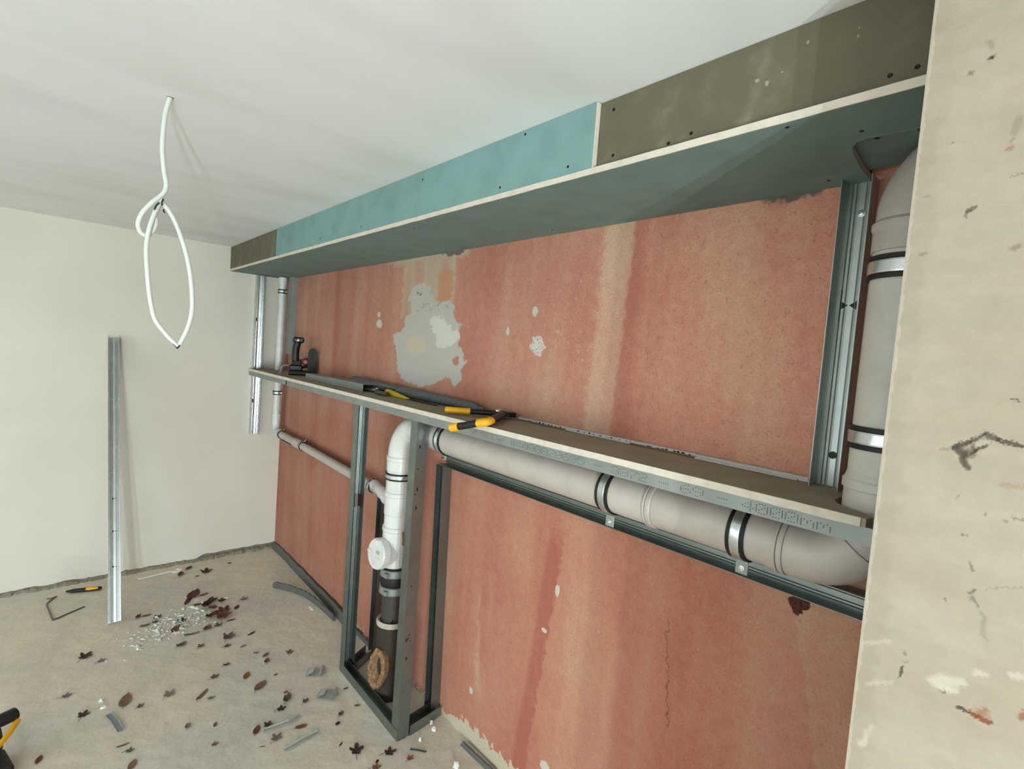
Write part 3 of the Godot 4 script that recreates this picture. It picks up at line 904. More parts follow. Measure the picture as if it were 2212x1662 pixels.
func bulkhead():
	var t := thing("ceiling_boxing", "long boxing of teal and grey plasterboard fixed under the ceiling along the pink wall", "boxing", Vector3(1.8, 1.8955, 0.18))
	var f := 0.360
	var front := [[0.0, 0.907, f, M.grey_board, "short grey-brown board end at the cream wall"], [0.9085, 3.015, f, M.teal_board, "long teal front board"], [3.016, 4.4, f - 0.0125, M.grey_board, "grey-brown front board with white scuffs"]]
	var boards := []
	for q in front:
		var s := mb()
		box(s, Vector3(q[0], 1.9092, q[2] - 0.0125), Vector3(q[1], CEIL - 0.001, q[2]), 0.0006)
		boards.append(obj("front_board", s, q[3], t, q[4]))
	var e := mb()
	box(e, Vector3(3.0148, 1.9096, f - 0.0120), Vector3(3.0166, CEIL - 0.002, f + 0.0002))
	obj("cut_edge", e, M.gypsum, boards[1], "raw white cut end of the teal board")
	for p in [[0.951, 2.038], [1.501, 1.933], [1.896, 1.931], [2.318, 2.022], [2.706, 1.925], [2.79, 2.039], [2.944, 1.927]]:
		screw_at(Vector3(p[0], p[1], f), Vector3(0, 0, 1), boards[1], 0.0032)
	for p in [[3.052, 2.026], [3.060, 1.929], [3.193, 1.921], [3.240, 1.928], [3.546, 1.928], [3.577, 1.929]]:
		screw_at(Vector3(p[0], p[1], f - 0.0125), Vector3(0, 0, 1), boards[2], 0.0034)
	# chalky scuffs on the right grey board: thin smears of filler with their own shape
	var sc := mb()
	var nn := noise(1.0, 9, 2)
	for q in [[3.355, 1.985, 0.006, 0.004], [3.372, 1.975, 0.004, 0.006], [3.395, 1.985, 0.003, 0.002], [3.43, 2.018, 0.003, 0.004], [3.50, 2.0, 0.002, 0.003], [3.50, 2.012, 0.0015, 0.002]]:
		var pp := []
		for i in 14:
			var a := TAU * i / 14
			var r: float = 0.55 + 0.6 * absf(nn.get_noise_2d(q[0] * 900.0 + cos(a) * 3.0, sin(a) * 3.0))
			pp.append(Vector2(q[0] + cos(a) * q[2] * r, q[1] + sin(a) * q[3] * r))
		slab(sc, pp, f - 0.0125, f - 0.0122)
	obj("filler_smear", sc, M.scuff, boards[2], "whitish scuffs").set_meta("kind", "stuff")
	# board underneath with a rounded cut-out round the riser pipe
	var so := mb()
	var poly := [Vector2(0.0, 0.0), Vector2(3.444, 0.0), Vector2(3.447, 0.08), Vector2(3.456, 0.165), Vector2(3.464, 0.200), Vector2(3.475, 0.218), Vector2(3.492, 0.226), Vector2(3.52, 0.222), Vector2(3.60, 0.213), Vector2(4.4, 0.21), Vector2(4.4, 0.3615), Vector2(0.0, 0.3615)]
	var down := Transform3D(Basis(Vector3(1, 0, 0), Vector3(0, 0, 1), Vector3(0, -1, 0)), Vector3.ZERO)
	slab(so, poly, -1.9080, -1.8955, down)
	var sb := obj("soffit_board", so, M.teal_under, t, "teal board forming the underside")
	var ed := mb()
	var pr := []
	for i in 111:
		var x := i * 0.04
		var up := 1.9085 + 0.0006 * nn.get_noise_1d(x * 30.0)
		var lo := 1.8952 + 0.0009 * nn.get_noise_1d(x * 26.0 + 50.0)
		var row := [Vector3(x, up, 0.3600), Vector3(x, up, 0.3622), Vector3(x, lo, 0.3622), Vector3(x, lo, 0.3600)]
		if pr:
			for k in 3:
				quad(ed, pr[k], pr[k + 1], row[k + 1], row[k], [Vector3.UP, Vector3(0, 0, 1), Vector3.DOWN][k])
		pr = row
	obj("cut_edge", ed, M.gypsum, sb, "raw white gypsum front edge")
	for p in [[3.492, 0.258], [3.382, 0.052], [3.409, 0.341], [2.60, 0.05], [2.2, 0.31]]:
		screw_at(Vector3(p[0], 1.8955, p[1]), Vector3.DOWN, sb, 0.0032)
	# rim of the cut-out, and the patch of board that closes it one layer up
	var rim := mb()
	for i in range(2, 9):
		var a: Vector2 = poly[i - 1]
		var b2: Vector2 = poly[i]
		var n2 := Vector2(b2.y - a.y, -(b2.x - a.x)).normalized()
		quad(rim, Vector3(a.x, 1.8954, a.y) + Vector3(n2.x, 0, n2.y) * 0.0004, Vector3(b2.x, 1.8954, b2.y) + Vector3(n2.x, 0, n2.y) * 0.0004, Vector3(b2.x, 1.908, b2.y) + Vector3(n2.x, 0, n2.y) * 0.0004, Vector3(a.x, 1.908, a.y) + Vector3(n2.x, 0, n2.y) * 0.0004, Vector3(n2.x, 0, n2.y))
	obj("cut_out_rim", rim, M.gypsum, sb)
	var pa := mb()
	slab(pa, [Vector2(3.40, 0.03), Vector2(3.545, 0.03), Vector2(3.553, 0.30), Vector2(3.40, 0.30)], -1.9215, -1.9090, down)
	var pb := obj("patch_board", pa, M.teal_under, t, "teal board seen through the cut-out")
	screw_at(Vector3(3.494, 1.9090, 0.181), Vector3.DOWN, pb, 0.004)
	# pencil and scrape lines underneath
	var ln := mb()
	for q in [[1.20, 0.352, 1.93, 0.10], [2.68, 0.335, 2.70, 0.352], [2.70, 0.352, 2.695, 0.30]]:
		var a := Vector3(q[0], 1.8953, q[1])
		var b3 := Vector3(q[2], 1.8953, q[3])
		var s := (b3 - a).cross(Vector3.UP).normalized() * 0.0007
		quad(ln, a - s, a + s, b3 + s, b3 - s, Vector3.DOWN)
	obj("scratch", ln, M.scuff, sb, "pale scratches").set_meta("kind", "stuff")

# ------------------------------------------------------------------ shelf on the pipe boxing
func shelf():
	var t := thing("pipe_shelf", "narrow grey plasterboard shelf on a printed steel channel, running along the pink wall", "shelf", Vector3(1.8, 1.226, 0.11))
	var poly := [Vector2(0.004, 0.006), Vector2(0.063, 0.006), Vector2(0.063, 0.060), Vector2(0.072, 0.082), Vector2(0.093, 0.090), Vector2(0.114, 0.082), Vector2(0.123, 0.060), Vector2(0.123, 0.006), Vector2(3.476, 0.006), Vector2(3.476, 0.11)]
	for i in 8:
		var a := deg_to_rad(180.0 - i * 11.0)
		poly.append(Vector2(3.541 + cos(a) * 0.066, 0.112 + sin(a) * 0.066))
	poly.append_array([Vector2(3.545, 0.192), Vector2(3.556, 0.205), Vector2(3.551, 0.2235), Vector2(0.004, 0.2235)])
	var up := Transform3D(Basis(Vector3(1, 0, 0), Vector3(0, 0, 1), Vector3(0, -1, 0)), Vector3.ZERO)
	var b := mb()
	slab(b, poly, -1.2690, -1.2545, up)
	var bd := obj("board", b, M.shelf_board, t, "grey-brown plasterboard top")
	var nn := noise(1.0, 12, 3)
	var ed := mb()
	var pr := []
	for i in 178:
		var x := 0.004 + i * 0.02
		var top := 1.2693 + 0.0004 * nn.get_noise_1d(x * 40.0)
		var lo := 1.2538 + 0.0012 * nn.get_noise_1d(x * 35.0 + 90.0)
		var zz := 0.2258 + 0.0008 * nn.get_noise_1d(x * 18.0 + 30.0)
		var row := [Vector3(x, top, 0.2225), Vector3(x, top, zz), Vector3(x, lo, zz), Vector3(x, lo, 0.2225)]
		if pr:
			for k in 3:
				quad(ed, pr[k], pr[k + 1], row[k + 1], row[k], [Vector3.UP, Vector3(0, 0, 1), Vector3.DOWN][k])
		pr = row
	quad(ed, pr[0], pr[1], pr[2], pr[3], Vector3.RIGHT)
	obj("cut_edge", ed, M.gypsum, bd, "raw white gypsum front edge")
	var sm := mb()
	for q in [[2.12, 0.135, 0.020, 0.006], [2.805, 0.13, 0.012, 0.005], [2.71, 0.08, 0.012, 0.004], [3.07, 0.07, 0.035, 0.006], [3.10, 0.085, 0.02, 0.002], [3.34, 0.12, 0.020, 0.007]]:
		var pp := []
		for i in 12:
			var a := TAU * i / 12
			var r: float = 0.6 + 0.7 * absf(nn.get_noise_2d(q[0] * 700.0 + cos(a) * 2.0, sin(a) * 2.0))
			pp.append(Vector2(q[0] + cos(a) * q[2] * r, q[1] + sin(a) * q[3] * r))
		slab(sm, pp, -1.2693, -1.2690, up)
	obj("dust_smear", sm, M.scuff, bd, "pale dust smears").set_meta("kind", "stuff")
	# front channel: web to the front, flanges to the back
	var c := mb()
	sheet(c, u_section(0.0285, 0.028, false), GALV, 0.0, 3.72, along(Vector3(0.012, 1.2397, 0.2215), Vector3(4.0, 1.2397, 0.2215), Vector3(0, 0, -1)))
	var ch := obj("front_channel", c, M.dull_steel, t, "dull steel channel with dot-matrix print")
	var sp := mb()
	for x in [0.74, 0.742]:
		box(sp, Vector3(x, 1.2262, 0.2219), Vector3(x + 0.012, 1.2535, 0.2226))
	obj("slit", sp, M.screw, ch, "dark notch")
	lettering(ch)
	# wall-side channel under the board
	var wc := mb()
	sheet(wc, u_section(0.0285, 0.028, false), GALV, 0.0, 3.4, along(Vector3(0.012, 1.2397, 0.0012), Vector3(4.0, 1.2397, 0.0012), Vector3(0, 0, 1)))
	obj("rear_channel", wc, M.dull_steel, t)

const FONT := {
	"0": "01110 10001 10011 10101 11001 10001 01110", "2": "01110 10001 00001 00110 01000 10000 11111", "3": "01110 10001 00001 01110 00001 10001 01110",
	"4": "00010 00110 01010 10010 11111 00010 00010", "5": "11111 10000 11110 00001 00001 10001 01110", "6": "00110 01000 10000 11110 10001 10001 01110",
	"7": "11111 00001 00010 00100 01000 01000 01000", "8": "01110 10001 10001 01110 10001 10001 01110", "9": "01110 10001 10001 01111 00001 00010 01100",
	"#": "01010 01010 11111 01010 11111 01010 01010", "-": "00000 00000 00000 11111 00000 00000 00000", "m": "00000 00000 11010 10101 10101 10001 10001", "/": "00001 00001 00010 00100 01000 10000 10000",
}

# dot-matrix print on the channel's front, dots about a millimetre across
func lettering(parent: Node3D):
	var s := mb()
	var runs := [["/", 2.487, 2.505], ["90", 2.531, 2.587], ["-", 2.612, 2.628], ["#4000820695", 2.670, 2.949], ["-", 2.983, 3.002], ["3372", 3.035, 3.132], ["-", 3.165, 3.186], ["69", 3.217, 3.267], ["-", 3.298, 3.317], ["4000mm", 3.349, 3.501]]
	for r in runs:
		var txt: String = r[0]
		var adv: float = (r[2] - r[1]) / (txt.length() - 0.22)
		for i in txt.length():
			var rows: PackedStringArray = FONT[txt[i]].split(" ")
			for j in 7:
				for k in 5:
					if rows[j][k] == "1":
						var c := Vector3(r[1] + i * adv + k * adv * 0.78 / 4.0, 1.2478 - j * 0.00285, 0.22265)
						for d in 6:
							var a0 := TAU * d / 6
							var a1 := TAU * (d + 1) / 6
							tri(s, c, c + Vector3(cos(a0), sin(a0), 0) * 0.00105, c + Vector3(cos(a1), sin(a1), 0) * 0.00105, Vector3(0, 0, 1))
	obj("lettering", s, M.print_ink, parent, "dotted grey print reading #4000820695 - 3372 - 69 - 4000mm")

# ------------------------------------------------------------------ steel channels standing about
func channel(called: String, label: String, p0: Vector3, p1: Vector3, opens: Vector3, w: float, h: float, m: Material, ribs := true, lip := 0.0, group := "") -> Node3D:
	var t := thing(called, label, "steel channel", p0, group)
	var s := mb()
	sheet(s, u_section(w, h, ribs, lip), GALV, 0.0, p0.distance_to(p1), along(p0, p1, opens))
	obj("profile", s, m, t)
	return t

func bolt(parent: Node3D, p: Vector3, out: Vector3, r := 0.006, washer := true):
	var s := mb()
	var prof := [[0.0, 0.0045], [r * 0.5, 0.0045], [r * 0.6, 0.003], [r, 0.0025], [r, 0.0]]
	if washer:
		prof = [[0.0, 0.003], [r * 0.35, 0.003], [r * 0.40, 0.0045], [r * 0.8, 0.0040], [r * 0.85, 0.0015], [r * 1.5, 0.0012], [r * 1.6, 0.0]]
	prof.reverse()
	lathe(s, prof, 14, Transform3D(frame_of(out), p))
	obj("screw", s, M.bright_steel, parent)

func channels():
	# upright at the right, open to the room
	var a := channel("steel_channel", "upright steel channel on the pink wall beside the thick riser pipe, from shelf to boxing", Vector3(3.4310, 1.2700, 0.0012), Vector3(3.4310, 1.8955, 0.0012), Vector3(0, 0, 1), 0.052, 0.046, M.galv_light, true, 0.0)
	bolt(a, Vector3(3.4330, 1.833, 0.0026), Vector3(0, 0, 1), 0.005)
	var d := mb()
	lathe(d, [[0.0075, 0.0], [0.0075, 0.004], [0.0, 0.004]], 14, Transform3D(frame_of(Vector3(0, 0, 1)), Vector3(3.4300, 1.335, 0.0022)))
	obj("hole_plug", d, M.screw, a, "dark hole near the lower end")
	var bt := mb()
	for s in [-1.0, 1.0]:
		slab(bt, [Vector2(3.428 + s * 0.001, 1.647), Vector2(3.428 + s * 0.0145, 1.656), Vector2(3.428 + s * 0.0145, 1.638)], 0.0022, 0.0028)
	box(bt, Vector3(3.4125, 1.615, 0.0022), Vector3(3.4140, 1.680, 0.0028))
	obj("punched_tab", bt, M.screw, a, "dark bow-tie punch")
	# in the left corner on the cream wall
	var c := channel("steel_channel", "upright steel channel on the cream wall, crossing the shelf's left end", Vector3(0.0012, 0.822, 0.1800), Vector3(0.0012, 1.8940, 0.1800), Vector3(1, 0, 0), 0.050, 0.045, M.bright_steel)
	for y in [1.60, 1.05]:
		var q := mb()
		box(q, Vector3(0.0020, y - 0.012, 0.186), Vector3(0.0030, y + 0.012, 0.192))
		obj("punched_tab", q, M.screw, c)
	# short one on the pink wall behind the thin pipe
	channel("steel_channel", "short dull grey channel on the pink wall beside the thin white pipe", Vector3(0.1850, 1.385, 0.0012), Vector3(0.1900, 1.8945, 0.0012), Vector3(0, 0, 1), 0.050, 0.042, M.dull_steel, false)
	# the one lying along the wall below the thick pipe
	var l := channel("steel_channel", "long horizontal steel channel fixed to the pink wall just under the thick pipe", Vector3(2.0450, 1.0520, 0.0012), Vector3(4.2, 1.0520, 0.0012), Vector3(0, 0, 1), 0.046, 0.041, M.galv)
	l.name = l.name
	# leaning against the cream wall
	var p0 := Vector3(0.6190, 0.0008, 0.9550)
	var p1 := Vector3(0.0080, 1.4180, 0.9480)
	var z := (p1 - p0).normalized()
	var le := channel("steel_channel", "loose shiny steel channel leaning alone against the cream wall", p0 + Vector3(0.045, 0.0185, 0) * 0.0, p1, Vector3(1, 0.43, 0.12), 0.050, 0.042, M.bright_steel)
	for q in [[0.27, 0.012], [0.62, 0.010], [0.45, 0.008]]:
		var pt: Vector3 = p0 + z * q[0]
		var n := (Vector3(1, 0.43, 0) - z * Vector3(1, 0.43, 0).dot(z)).normalized()
		var x := n.cross(z)
		var s := mb()
		var xf := Transform3D(Basis(x, z, n), pt + n * 0.0012)
		for sd in [-1.0, 1.0]:
			slab(s, [Vector2(sd * 0.0015, 0), Vector2(sd * 0.010, 0.006), Vector2(sd * 0.010, -0.006)], 0.0, 0.0006, xf)
		obj("punched_tab", s, M.screw, le, "dark bow-tie punch")

# ------------------------------------------------------------------ steel frame round the soil stack
func pipe_frame():
	var t := thing("stud_frame", "tall steel stud frame standing on the floor round the white soil stack", "frame", Vector3(1.88, 0.0, 0.12))
	var top := 1.2252
	var parts := [
		["stud", "front left stud, open to the right", Vector3(1.6170, 0.0015, 0.1890), Vector3(1.6190, top, 0.1920), Vector3(1, 0, 0), 0.048, 0.045, M.galv, true],
		["stud", "front right stud with its back to the right", Vector3(2.1535, 0.0015, 0.1950), Vector3(2.1535, top, 0.1930), Vector3(-1, 0, 0), 0.048, 0.046, M.galv, false],
		["stud", "shorter rear left stud", Vector3(1.5760, 0.0015, 0.0012), Vector3(1.5760, 0.785, 0.0012), Vector3(0, 0, 1), 0.047, 0.040, M.galv, false],
		["stud", "rear right stud", Vector3(2.0900, 0.0015, 0.0012), Vector3(2.0590, 1.0265, 0.0012), Vector3(0, 0, 1), 0.046, 0.043, M.galv, false],
		["rail", "front floor rail", Vector3(1.6140, 0.0014, 0.1945), Vector3(2.1560, 0.0014, 0.2025), Vector3(0, 1, 0), 0.0370, 0.040, M.galv, false],
		["rail", "left floor rail", Vector3(1.6450, 0.0014, 0.1640), Vector3(1.5800, 0.0014, 0.0460), Vector3(0, 1, 0), 0.049, 0.038, M.galv, false],
		["rail", "right floor rail", Vector3(2.1330, 0.0014, 0.1700), Vector3(2.1080, 0.0014, 0.0100), Vector3(0, 1, 0), 0.0505, 0.040, M.galv, false]]
	for q in parts:
		var s := mb()
		sheet(s, u_section(q[5], q[6], q[8]), GALV, 0.0, (q[2] as Vector3).distance_to(q[3]), along(q[2], q[3], q[4]))
		var o := obj(q[0], s, q[7], t, q[1])
		if q[1].begins_with("front right"):
			for y in [0.97, 0.90, 0.32, 1.13]:
				var d := mb()
				box(d, Vector3(2.1538, y - 0.008, 0.202), Vector3(2.1547, y + 0.008, 0.2045))
				slab(d, [Vector2(-0.204, y), Vector2(-0.199, y + 0.005), Vector2(-0.199, y - 0.005)], 2.1538, 2.1547, Transform3D(Basis(Vector3(0, 0, -1), Vector3(0, 1, 0), Vector3(1, 0, 0)), Vector3.ZERO))
				obj("punched_tab", d, M.screw, o)
		if q[1].begins_with("front left"):
			var d := mb()
			box(d, Vector3(1.6188, 0.757, 0.1700), Vector3(1.6193, 0.818, 0.1900))
			box(d, Vector3(1.6190, 0.760, 0.1694), Vector3(1.6520, 0.812, 0.1699))
			obj("rust_stain", d, M.rust, o, "dark rusty stain")
	var nn := noise(1.0, 19, 2)
	var sp := mb()
	for q in [[1.046, 0.206, 0.005], [0.953, 0.208, 0.004], [0.60, 0.200, 0.004], [0.395, 0.205, 0.009], [0.41, 0.196, 0.005], [0.385, 0.189, 0.004]]:
		var pp := []
		for i in 9:
			var a := TAU * i / 9
			var r: float = q[2] * (0.6 + 0.8 * absf(nn.get_noise_2d(q[0] * 500.0 + cos(a) * 3.0, sin(a) * 3.0)))
			pp.append(Vector2(-q[1] + cos(a) * r, q[0] + sin(a) * r))
		slab(sp, pp, 2.1540, 2.1546, Transform3D(Basis(Vector3(0, 0, -1), Vector3(0, 1, 0), Vector3(1, 0, 0)), Vector3.ZERO))
	var so := obj("rust_spots", sp, M.rust, t, "small rust spots on the front right stud")
	so.set_meta("kind", "stuff")
	var lf := mb()
	slab(lf, [Vector2(2.099, 0.795), Vector2(2.105, 0.800), Vector2(2.109, 0.790), Vector2(2.107, 0.778), Vector2(2.113, 0.768), Vector2(2.115, 0.755), Vector2(2.107, 0.744), Vector2(2.101, 0.750), Vector2(2.103, 0.768), Vector2(2.098, 0.782)], 0.2188, 0.2212)
	tag(obj("leaf_scrap", lf, M.leaf1), "brown leaf scrap caught on the edge of the frame's front right stud", "leaf")

# ------------------------------------------------------------------ pipes
func ring_along(st: SurfaceTool, a: Vector3, d: Vector3, prof: Array, sides := 36):
	lathe(st, prof, sides, Transform3D(frame_of(d), a))

# a metal pipe clamp with rubber lining: centre, axis, pipe radius, direction of its ear
func pipe_clamp(label: String, c: Vector3, axis: Vector3, r: float, ear: Vector3, w := 0.020, group := "", foot := Vector3.ZERO):
	var t := thing("pipe_clamp", label, "pipe clamp", c, group)
	var ru := mb()
	ring_along(ru, c, axis, [[r + 0.0003, w * 0.85], [r + 0.0003, -w * 0.85], [r + 0.0048, -w * 0.85], [r + 0.0048, -w * 0.52], [r + 0.003, -w * 0.5], [r + 0.003, w * 0.5], [r + 0.0048, w * 0.52], [r + 0.0048, w * 0.85], [r + 0.0003, w * 0.85]].map(func(a): return a))
	obj("rubber_lining", ru, M.rubber, t)
	var ba := mb()
	ring_along(ba, c, axis, [[r + 0.003, -w * 0.48], [r + 0.0054, -w * 0.46], [r + 0.0060, -w * 0.36], [r + 0.0060, w * 0.36], [r + 0.0054, w * 0.46], [r + 0.003, w * 0.48]])
	var bo := obj("band", ba, M.bright_steel, t)
	var e := ear.normalized()
	var b := frame_of(axis, e)
	var xf := Transform3D(Basis(axis.normalized().cross(e), e, -axis.normalized()), c + e * (r + 0.004))
	if absf(b.determinant()) > 0.0:
		var ta := mb()
		box(ta, Vector3(-0.003, 0, -w * 0.4), Vector3(-0.0005, 0.016, w * 0.4), 0.0004, xf)
		box(ta, Vector3(0.0005, 0, -w * 0.4), Vector3(0.003, 0.016, w * 0.4), 0.0004, xf)
		obj("ear", ta, M.bright_steel, t)
		var sc := mb()
		lathe(sc, [[0.002, -0.012], [0.002, 0.004], [0.0042, 0.004], [0.0042, 0.0075], [0.0, 0.0075]], 10, Transform3D(xf.basis * Basis(Vector3(0, 0, -1), Vector3(0, 1, 0), Vector3(1, 0, 0)), xf * Vector3(0, 0.010, 0)))
		obj("screw", sc, M.screw, t)
	if foot != Vector3.ZERO:
		# tab hanging from the band and screwed in front of the channel
		var ft := mb()
		var q := foot
		box(ft, q + Vector3(-0.013, -0.013, 0), q + Vector3(0.013, 0.016, 0.0022), 0.0008)
		var fo := obj("foot_tab", ft, M.dull_steel, t)
		bolt(fo, q + Vector3(0, -0.001, 0.0022), Vector3(0, 0, 1), 0.0042)
	return bo

func small_pipe():
	var t := thing("waste_pipe", "thin white plastic waste pipe dropping down the corner and running along the pink wall", "pipe", Vector3(0.09, 0.86, 0.06))
	var x := 0.092
	var z := 0.060
	var r := 0.0235
	var v := mb()
	tube(v, [Vector3(x + 0.006, 1.8930, z), Vector3(x + 0.006, 1.885, z), Vector3(x + 0.005, 1.860, z), Vector3(x + 0.004, 1.845, z), Vector3(x, 0.955, z)], [r + 0.004, r + 0.004, r + 0.003, r, r], 24)
	obj("pipe", v, M.pvc_white, t)
	var el := mb()
	var a := Vector3(x, 0.955, z)
	var path := [Vector3(x, 0.972, z), Vector3(x, 0.9715, z), Vector3(x, 0.925, z), Vector3(x, 0.9245, z)]
	path.append_array(arc(Vector3(x + 0.055, 0.905, z), Vector3(-1, 0, 0), Vector3(0, -1, 0), 0.055, 0, 86, 8))
	path.append_array([Vector3(x + 0.060, 0.8497, z), Vector3(x + 0.0605, 0.8497, z), Vector3(x + 0.105, 0.8475, z), Vector3(x + 0.1055, 0.8475, z)])
	var rr := []
	for i in path.size():
		rr.append(r + 0.0045 if i in [1, 2] or i >= path.size() - 2 or i == path.size() - 3 else r + 0.0015)
	rr[0] = r
	tube(el, path, rr, 24)
	obj("elbow", el, M.pvc_white, t)
	var h := mb()
	tube(h, [Vector3(0.19, 0.8472, z), Vector3(0.48, 0.8420, z), Vector3(0.4805, 0.8420, z), Vector3(0.50, 0.8416, z), Vector3(0.5005, 0.8416, z), Vector3(0.56, 0.8405, z), Vector3(0.5605, 0.8405, z), Vector3(1.62, 0.8215, 0.074)], [r, r, r + 0.004, r + 0.0055, r + 0.004, r + 0.004, r, r], 24)
	obj("pipe", h, M.pvc, t)
	var g := "pipe clamps on the thin waste pipe"
	pipe_clamp("small black and steel clamp at the top of the thin upright pipe, under the boxing", Vector3(x + 0.004, 1.800, z), Vector3.UP, r, Vector3(1, 0, -0.4), 0.016, g)
	pipe_clamp("small black and steel clamp on the thin upright pipe just below the shelf", Vector3(x + 0.001, 1.115, z), Vector3.UP, r, Vector3(1, 0, -0.4), 0.016, g)
	pipe_clamp("black clamp on the thin pipe right at the corner elbow", Vector3(0.215, 0.8468, z), Vector3(1, -0.018, 0), r, Vector3(0, 1, -0.4), 0.012, g)
	pipe_clamp("steel clamp on the thin sloping pipe beside its coupling", Vector3(0.605, 0.8397, z), Vector3(1, -0.018, 0), r, Vector3(0, 1, -0.4), 0.014, g)
	pipe_clamp("steel clamp on the thin pipe next to the soil stack, with its screw upward", Vector3(1.560, 0.8226, 0.0735), Vector3(1, -0.018, 0.013), r, Vector3(0, 1, -0.3), 0.018, g)
	# sheet metal strip under the pipe
	var s := mb()
	box(s, Vector3(0.19, 0.806, 0.012), Vector3(1.30, 0.809, 0.060), 0.0005)
	var st := obj("metal_strip", s, M.dull_steel)
	st.rotation.z = 0.0
	tag(st, "thin grey metal strip on the wall directly under the thin sloping pipe", "strip")

func soil_pipe():
	var R := 0.055
	var sx := 1.872
	var z := 0.112
	var hy := 1.158
	var t := thing("soil_pipe", "thick white plastic soil pipe from the right-hand riser to the stack in the steel frame", "pipe", Vector3(sx, 0.0, z))
	# horizontal run
	var h := mb()
	var run := [[2.02, R], [3.090, R], [3.0905, R + 0.003], [3.0935, R + 0.0040], [3.0965, R + 0.0035], [3.097, R - 0.001], [3.0985, R - 0.001], [3.099, R + 0.0032], [3.108, R + 0.0038], [3.112, R + 0.0012], [3.1125, R - 0.0006], [3.1138, R - 0.0006], [3.1142, R + 0.0006], [3.385, R + 0.0006], [3.3855, R + 0.003]]
	h = mb()
	tube(h, run.map(func(q): return Vector3(q[0], hy - 0.004 * (q[0] - 2.7), z)), run.map(func(q): return q[1]), 48)
	obj("pipe", h, M.pvc, t, "long horizontal pipe")
	# bend at the right, up through the shelf
	var rx := 3.5435
	var e := mb()
	var p := []
	var pr := []
	for q in [[3.372, R], [3.3725, R + 0.0030], [3.3905, R + 0.0034], [3.3935, R + 0.0042], [3.396, R + 0.0038], [3.3965, R - 0.0005], [3.398, R - 0.0005], [3.3985, R + 0.0034], [3.405, R + 0.0042], [3.408, R + 0.0034], [3.4085, R + 0.0002], [3.410, R + 0.0002], [3.4105, R + 0.0020], [3.43, R + 0.0018]]:
		p.append(Vector3(q[0], hy - 0.004, z))
		pr.append(q[1])
	var c := Vector3(rx - 0.108, hy + 0.104, z)
	for q in arc(c, Vector3(0, -1, 0), Vector3(1, 0, 0), 0.108, 4, 88, 14):
		p.append(q)
		pr.append(R + 0.0015)
	obj("bend", pipe_mesh(e, p, pr), M.pvc, t, "bend turning up behind the shelf")
	var rimm := mb()
	var up := Vector3(0.72, 0.69, 0).normalized()
	var rc := c + Vector3(sin(deg_to_rad(52)), -cos(deg_to_rad(52)), 0) * 0.108
	ring_along(rimm, rc, Vector3(cos(deg_to_rad(52)), sin(deg_to_rad(52)), 0), [[R + 0.001, -0.006], [R + 0.0045, -0.005], [R + 0.005, 0.0], [R + 0.0045, 0.005], [R + 0.001, 0.006]], 40)
	obj("bend_rim", rimm, M.pvc, t)
	# riser
	var v := mb()
	var rise := [[1.255, R + 0.0025], [1.3005, R + 0.0025], [1.302, R + 0.006], [1.316, R + 0.006], [1.320, R + 0.003], [1.3305, R], [1.738, R]]
	tube(v, rise.map(func(q): return Vector3(rx + 0.004 * (q[0] - 1.26), q[0], z)), rise.map(func(q): return q[1]), 48)
	obj("riser", v, M.pvc_dirty, t, "upright riser pipe with a smeared lower socket")
	# bend at the top, turning right
	var e2 := mb()
	var rx2 := rx + 0.002
	p = [Vector3(rx2, 1.722, z), Vector3(rx2, 1.7225, z), Vector3(rx2, 1.758, z), Vector3(rx2, 1.765, z), Vector3(rx2, 1.772, z), Vector3(rx2, 1.778, z)]
	pr = [R, R + 0.0035, R + 0.0035, R + 0.0062, R + 0.0062, R + 0.0010]
	for q in arc(Vector3(rx2 + 0.105, 1.785, z), Vector3(-1, 0, 0), Vector3(0, 1, 0), 0.105, 0, 90, 14):
		p.append(q)
		pr.append(R + 0.001)
	p.append(Vector3(4.1, 1.890, z))
	pr.append(R)
	obj("bend", pipe_mesh(e2, p, pr), M.pvc, t, "bend at the top of the riser")
	# bend at the left and the stack
	var e3 := mb()
	p = []
	pr = []
	for q in [[2.075, R], [2.0745, R + 0.0035], [2.030, R + 0.0035], [2.0295, R + 0.001]]:
		p.append(Vector3(q[0], hy + 0.0025, z))
		pr.append(q[1])
	for q in arc(Vector3(sx + 0.125, hy + 0.0025 - 0.125, z), Vector3(0, 1, 0), Vector3(-1, 0, 0), 0.125, 4, 90, 14):
		p.append(q)
		pr.append(R + 0.001)
	obj("bend", pipe_mesh(e3, p, pr), M.pvc_white, t, "bend from the horizontal run down into the stack")
	var s := mb()
	var st := [[1.036, R + 0.001], [1.032, R + 0.0055], [1.018, R + 0.0055], [1.014, R + 0.0035], [0.975, R + 0.0035], [0.972, R + 0.0015], [0.930, R + 0.0015], [0.886, R + 0.0015], [0.882, R + 0.0060], [0.868, R + 0.0060], [0.864, R + 0.0035], [0.790, R + 0.0030], [0.786, R + 0.0005], [0.738, R + 0.0005], [0.734, R + 0.006], [0.720, R + 0.006], [0.716, R + 0.0032], [0.690, R + 0.003], [0.570, R + 0.001], [0.562, R - 0.002]]
	obj("stack", pipe_mesh(s, st.map(func(q): return Vector3(sx, q[0], z)), st.map(func(q): return q[1])), M.pvc_white, t, "upright white stack")
	# side branch for the thin pipe: points left and a little up
	var b := mb()
	var bd := Vector3(-1.0, 0.10, -0.10).normalized()
	var b0 := Vector3(sx - 0.02, 0.812, z - 0.006)
	obj("branch", pipe_mesh(b, [b0, b0 + bd * 0.085, b0 + bd * 0.086, b0 + bd * 0.104, b0 + bd * 0.105, b0 + bd * 0.16, b0 + bd * 0.161, b0 + bd * 0.27], [0.027, 0.027, 0.033, 0.033, 0.0285, 0.0285, 0.0238, 0.0238]), M.pvc_white, t, "side branch that takes the thin pipe")
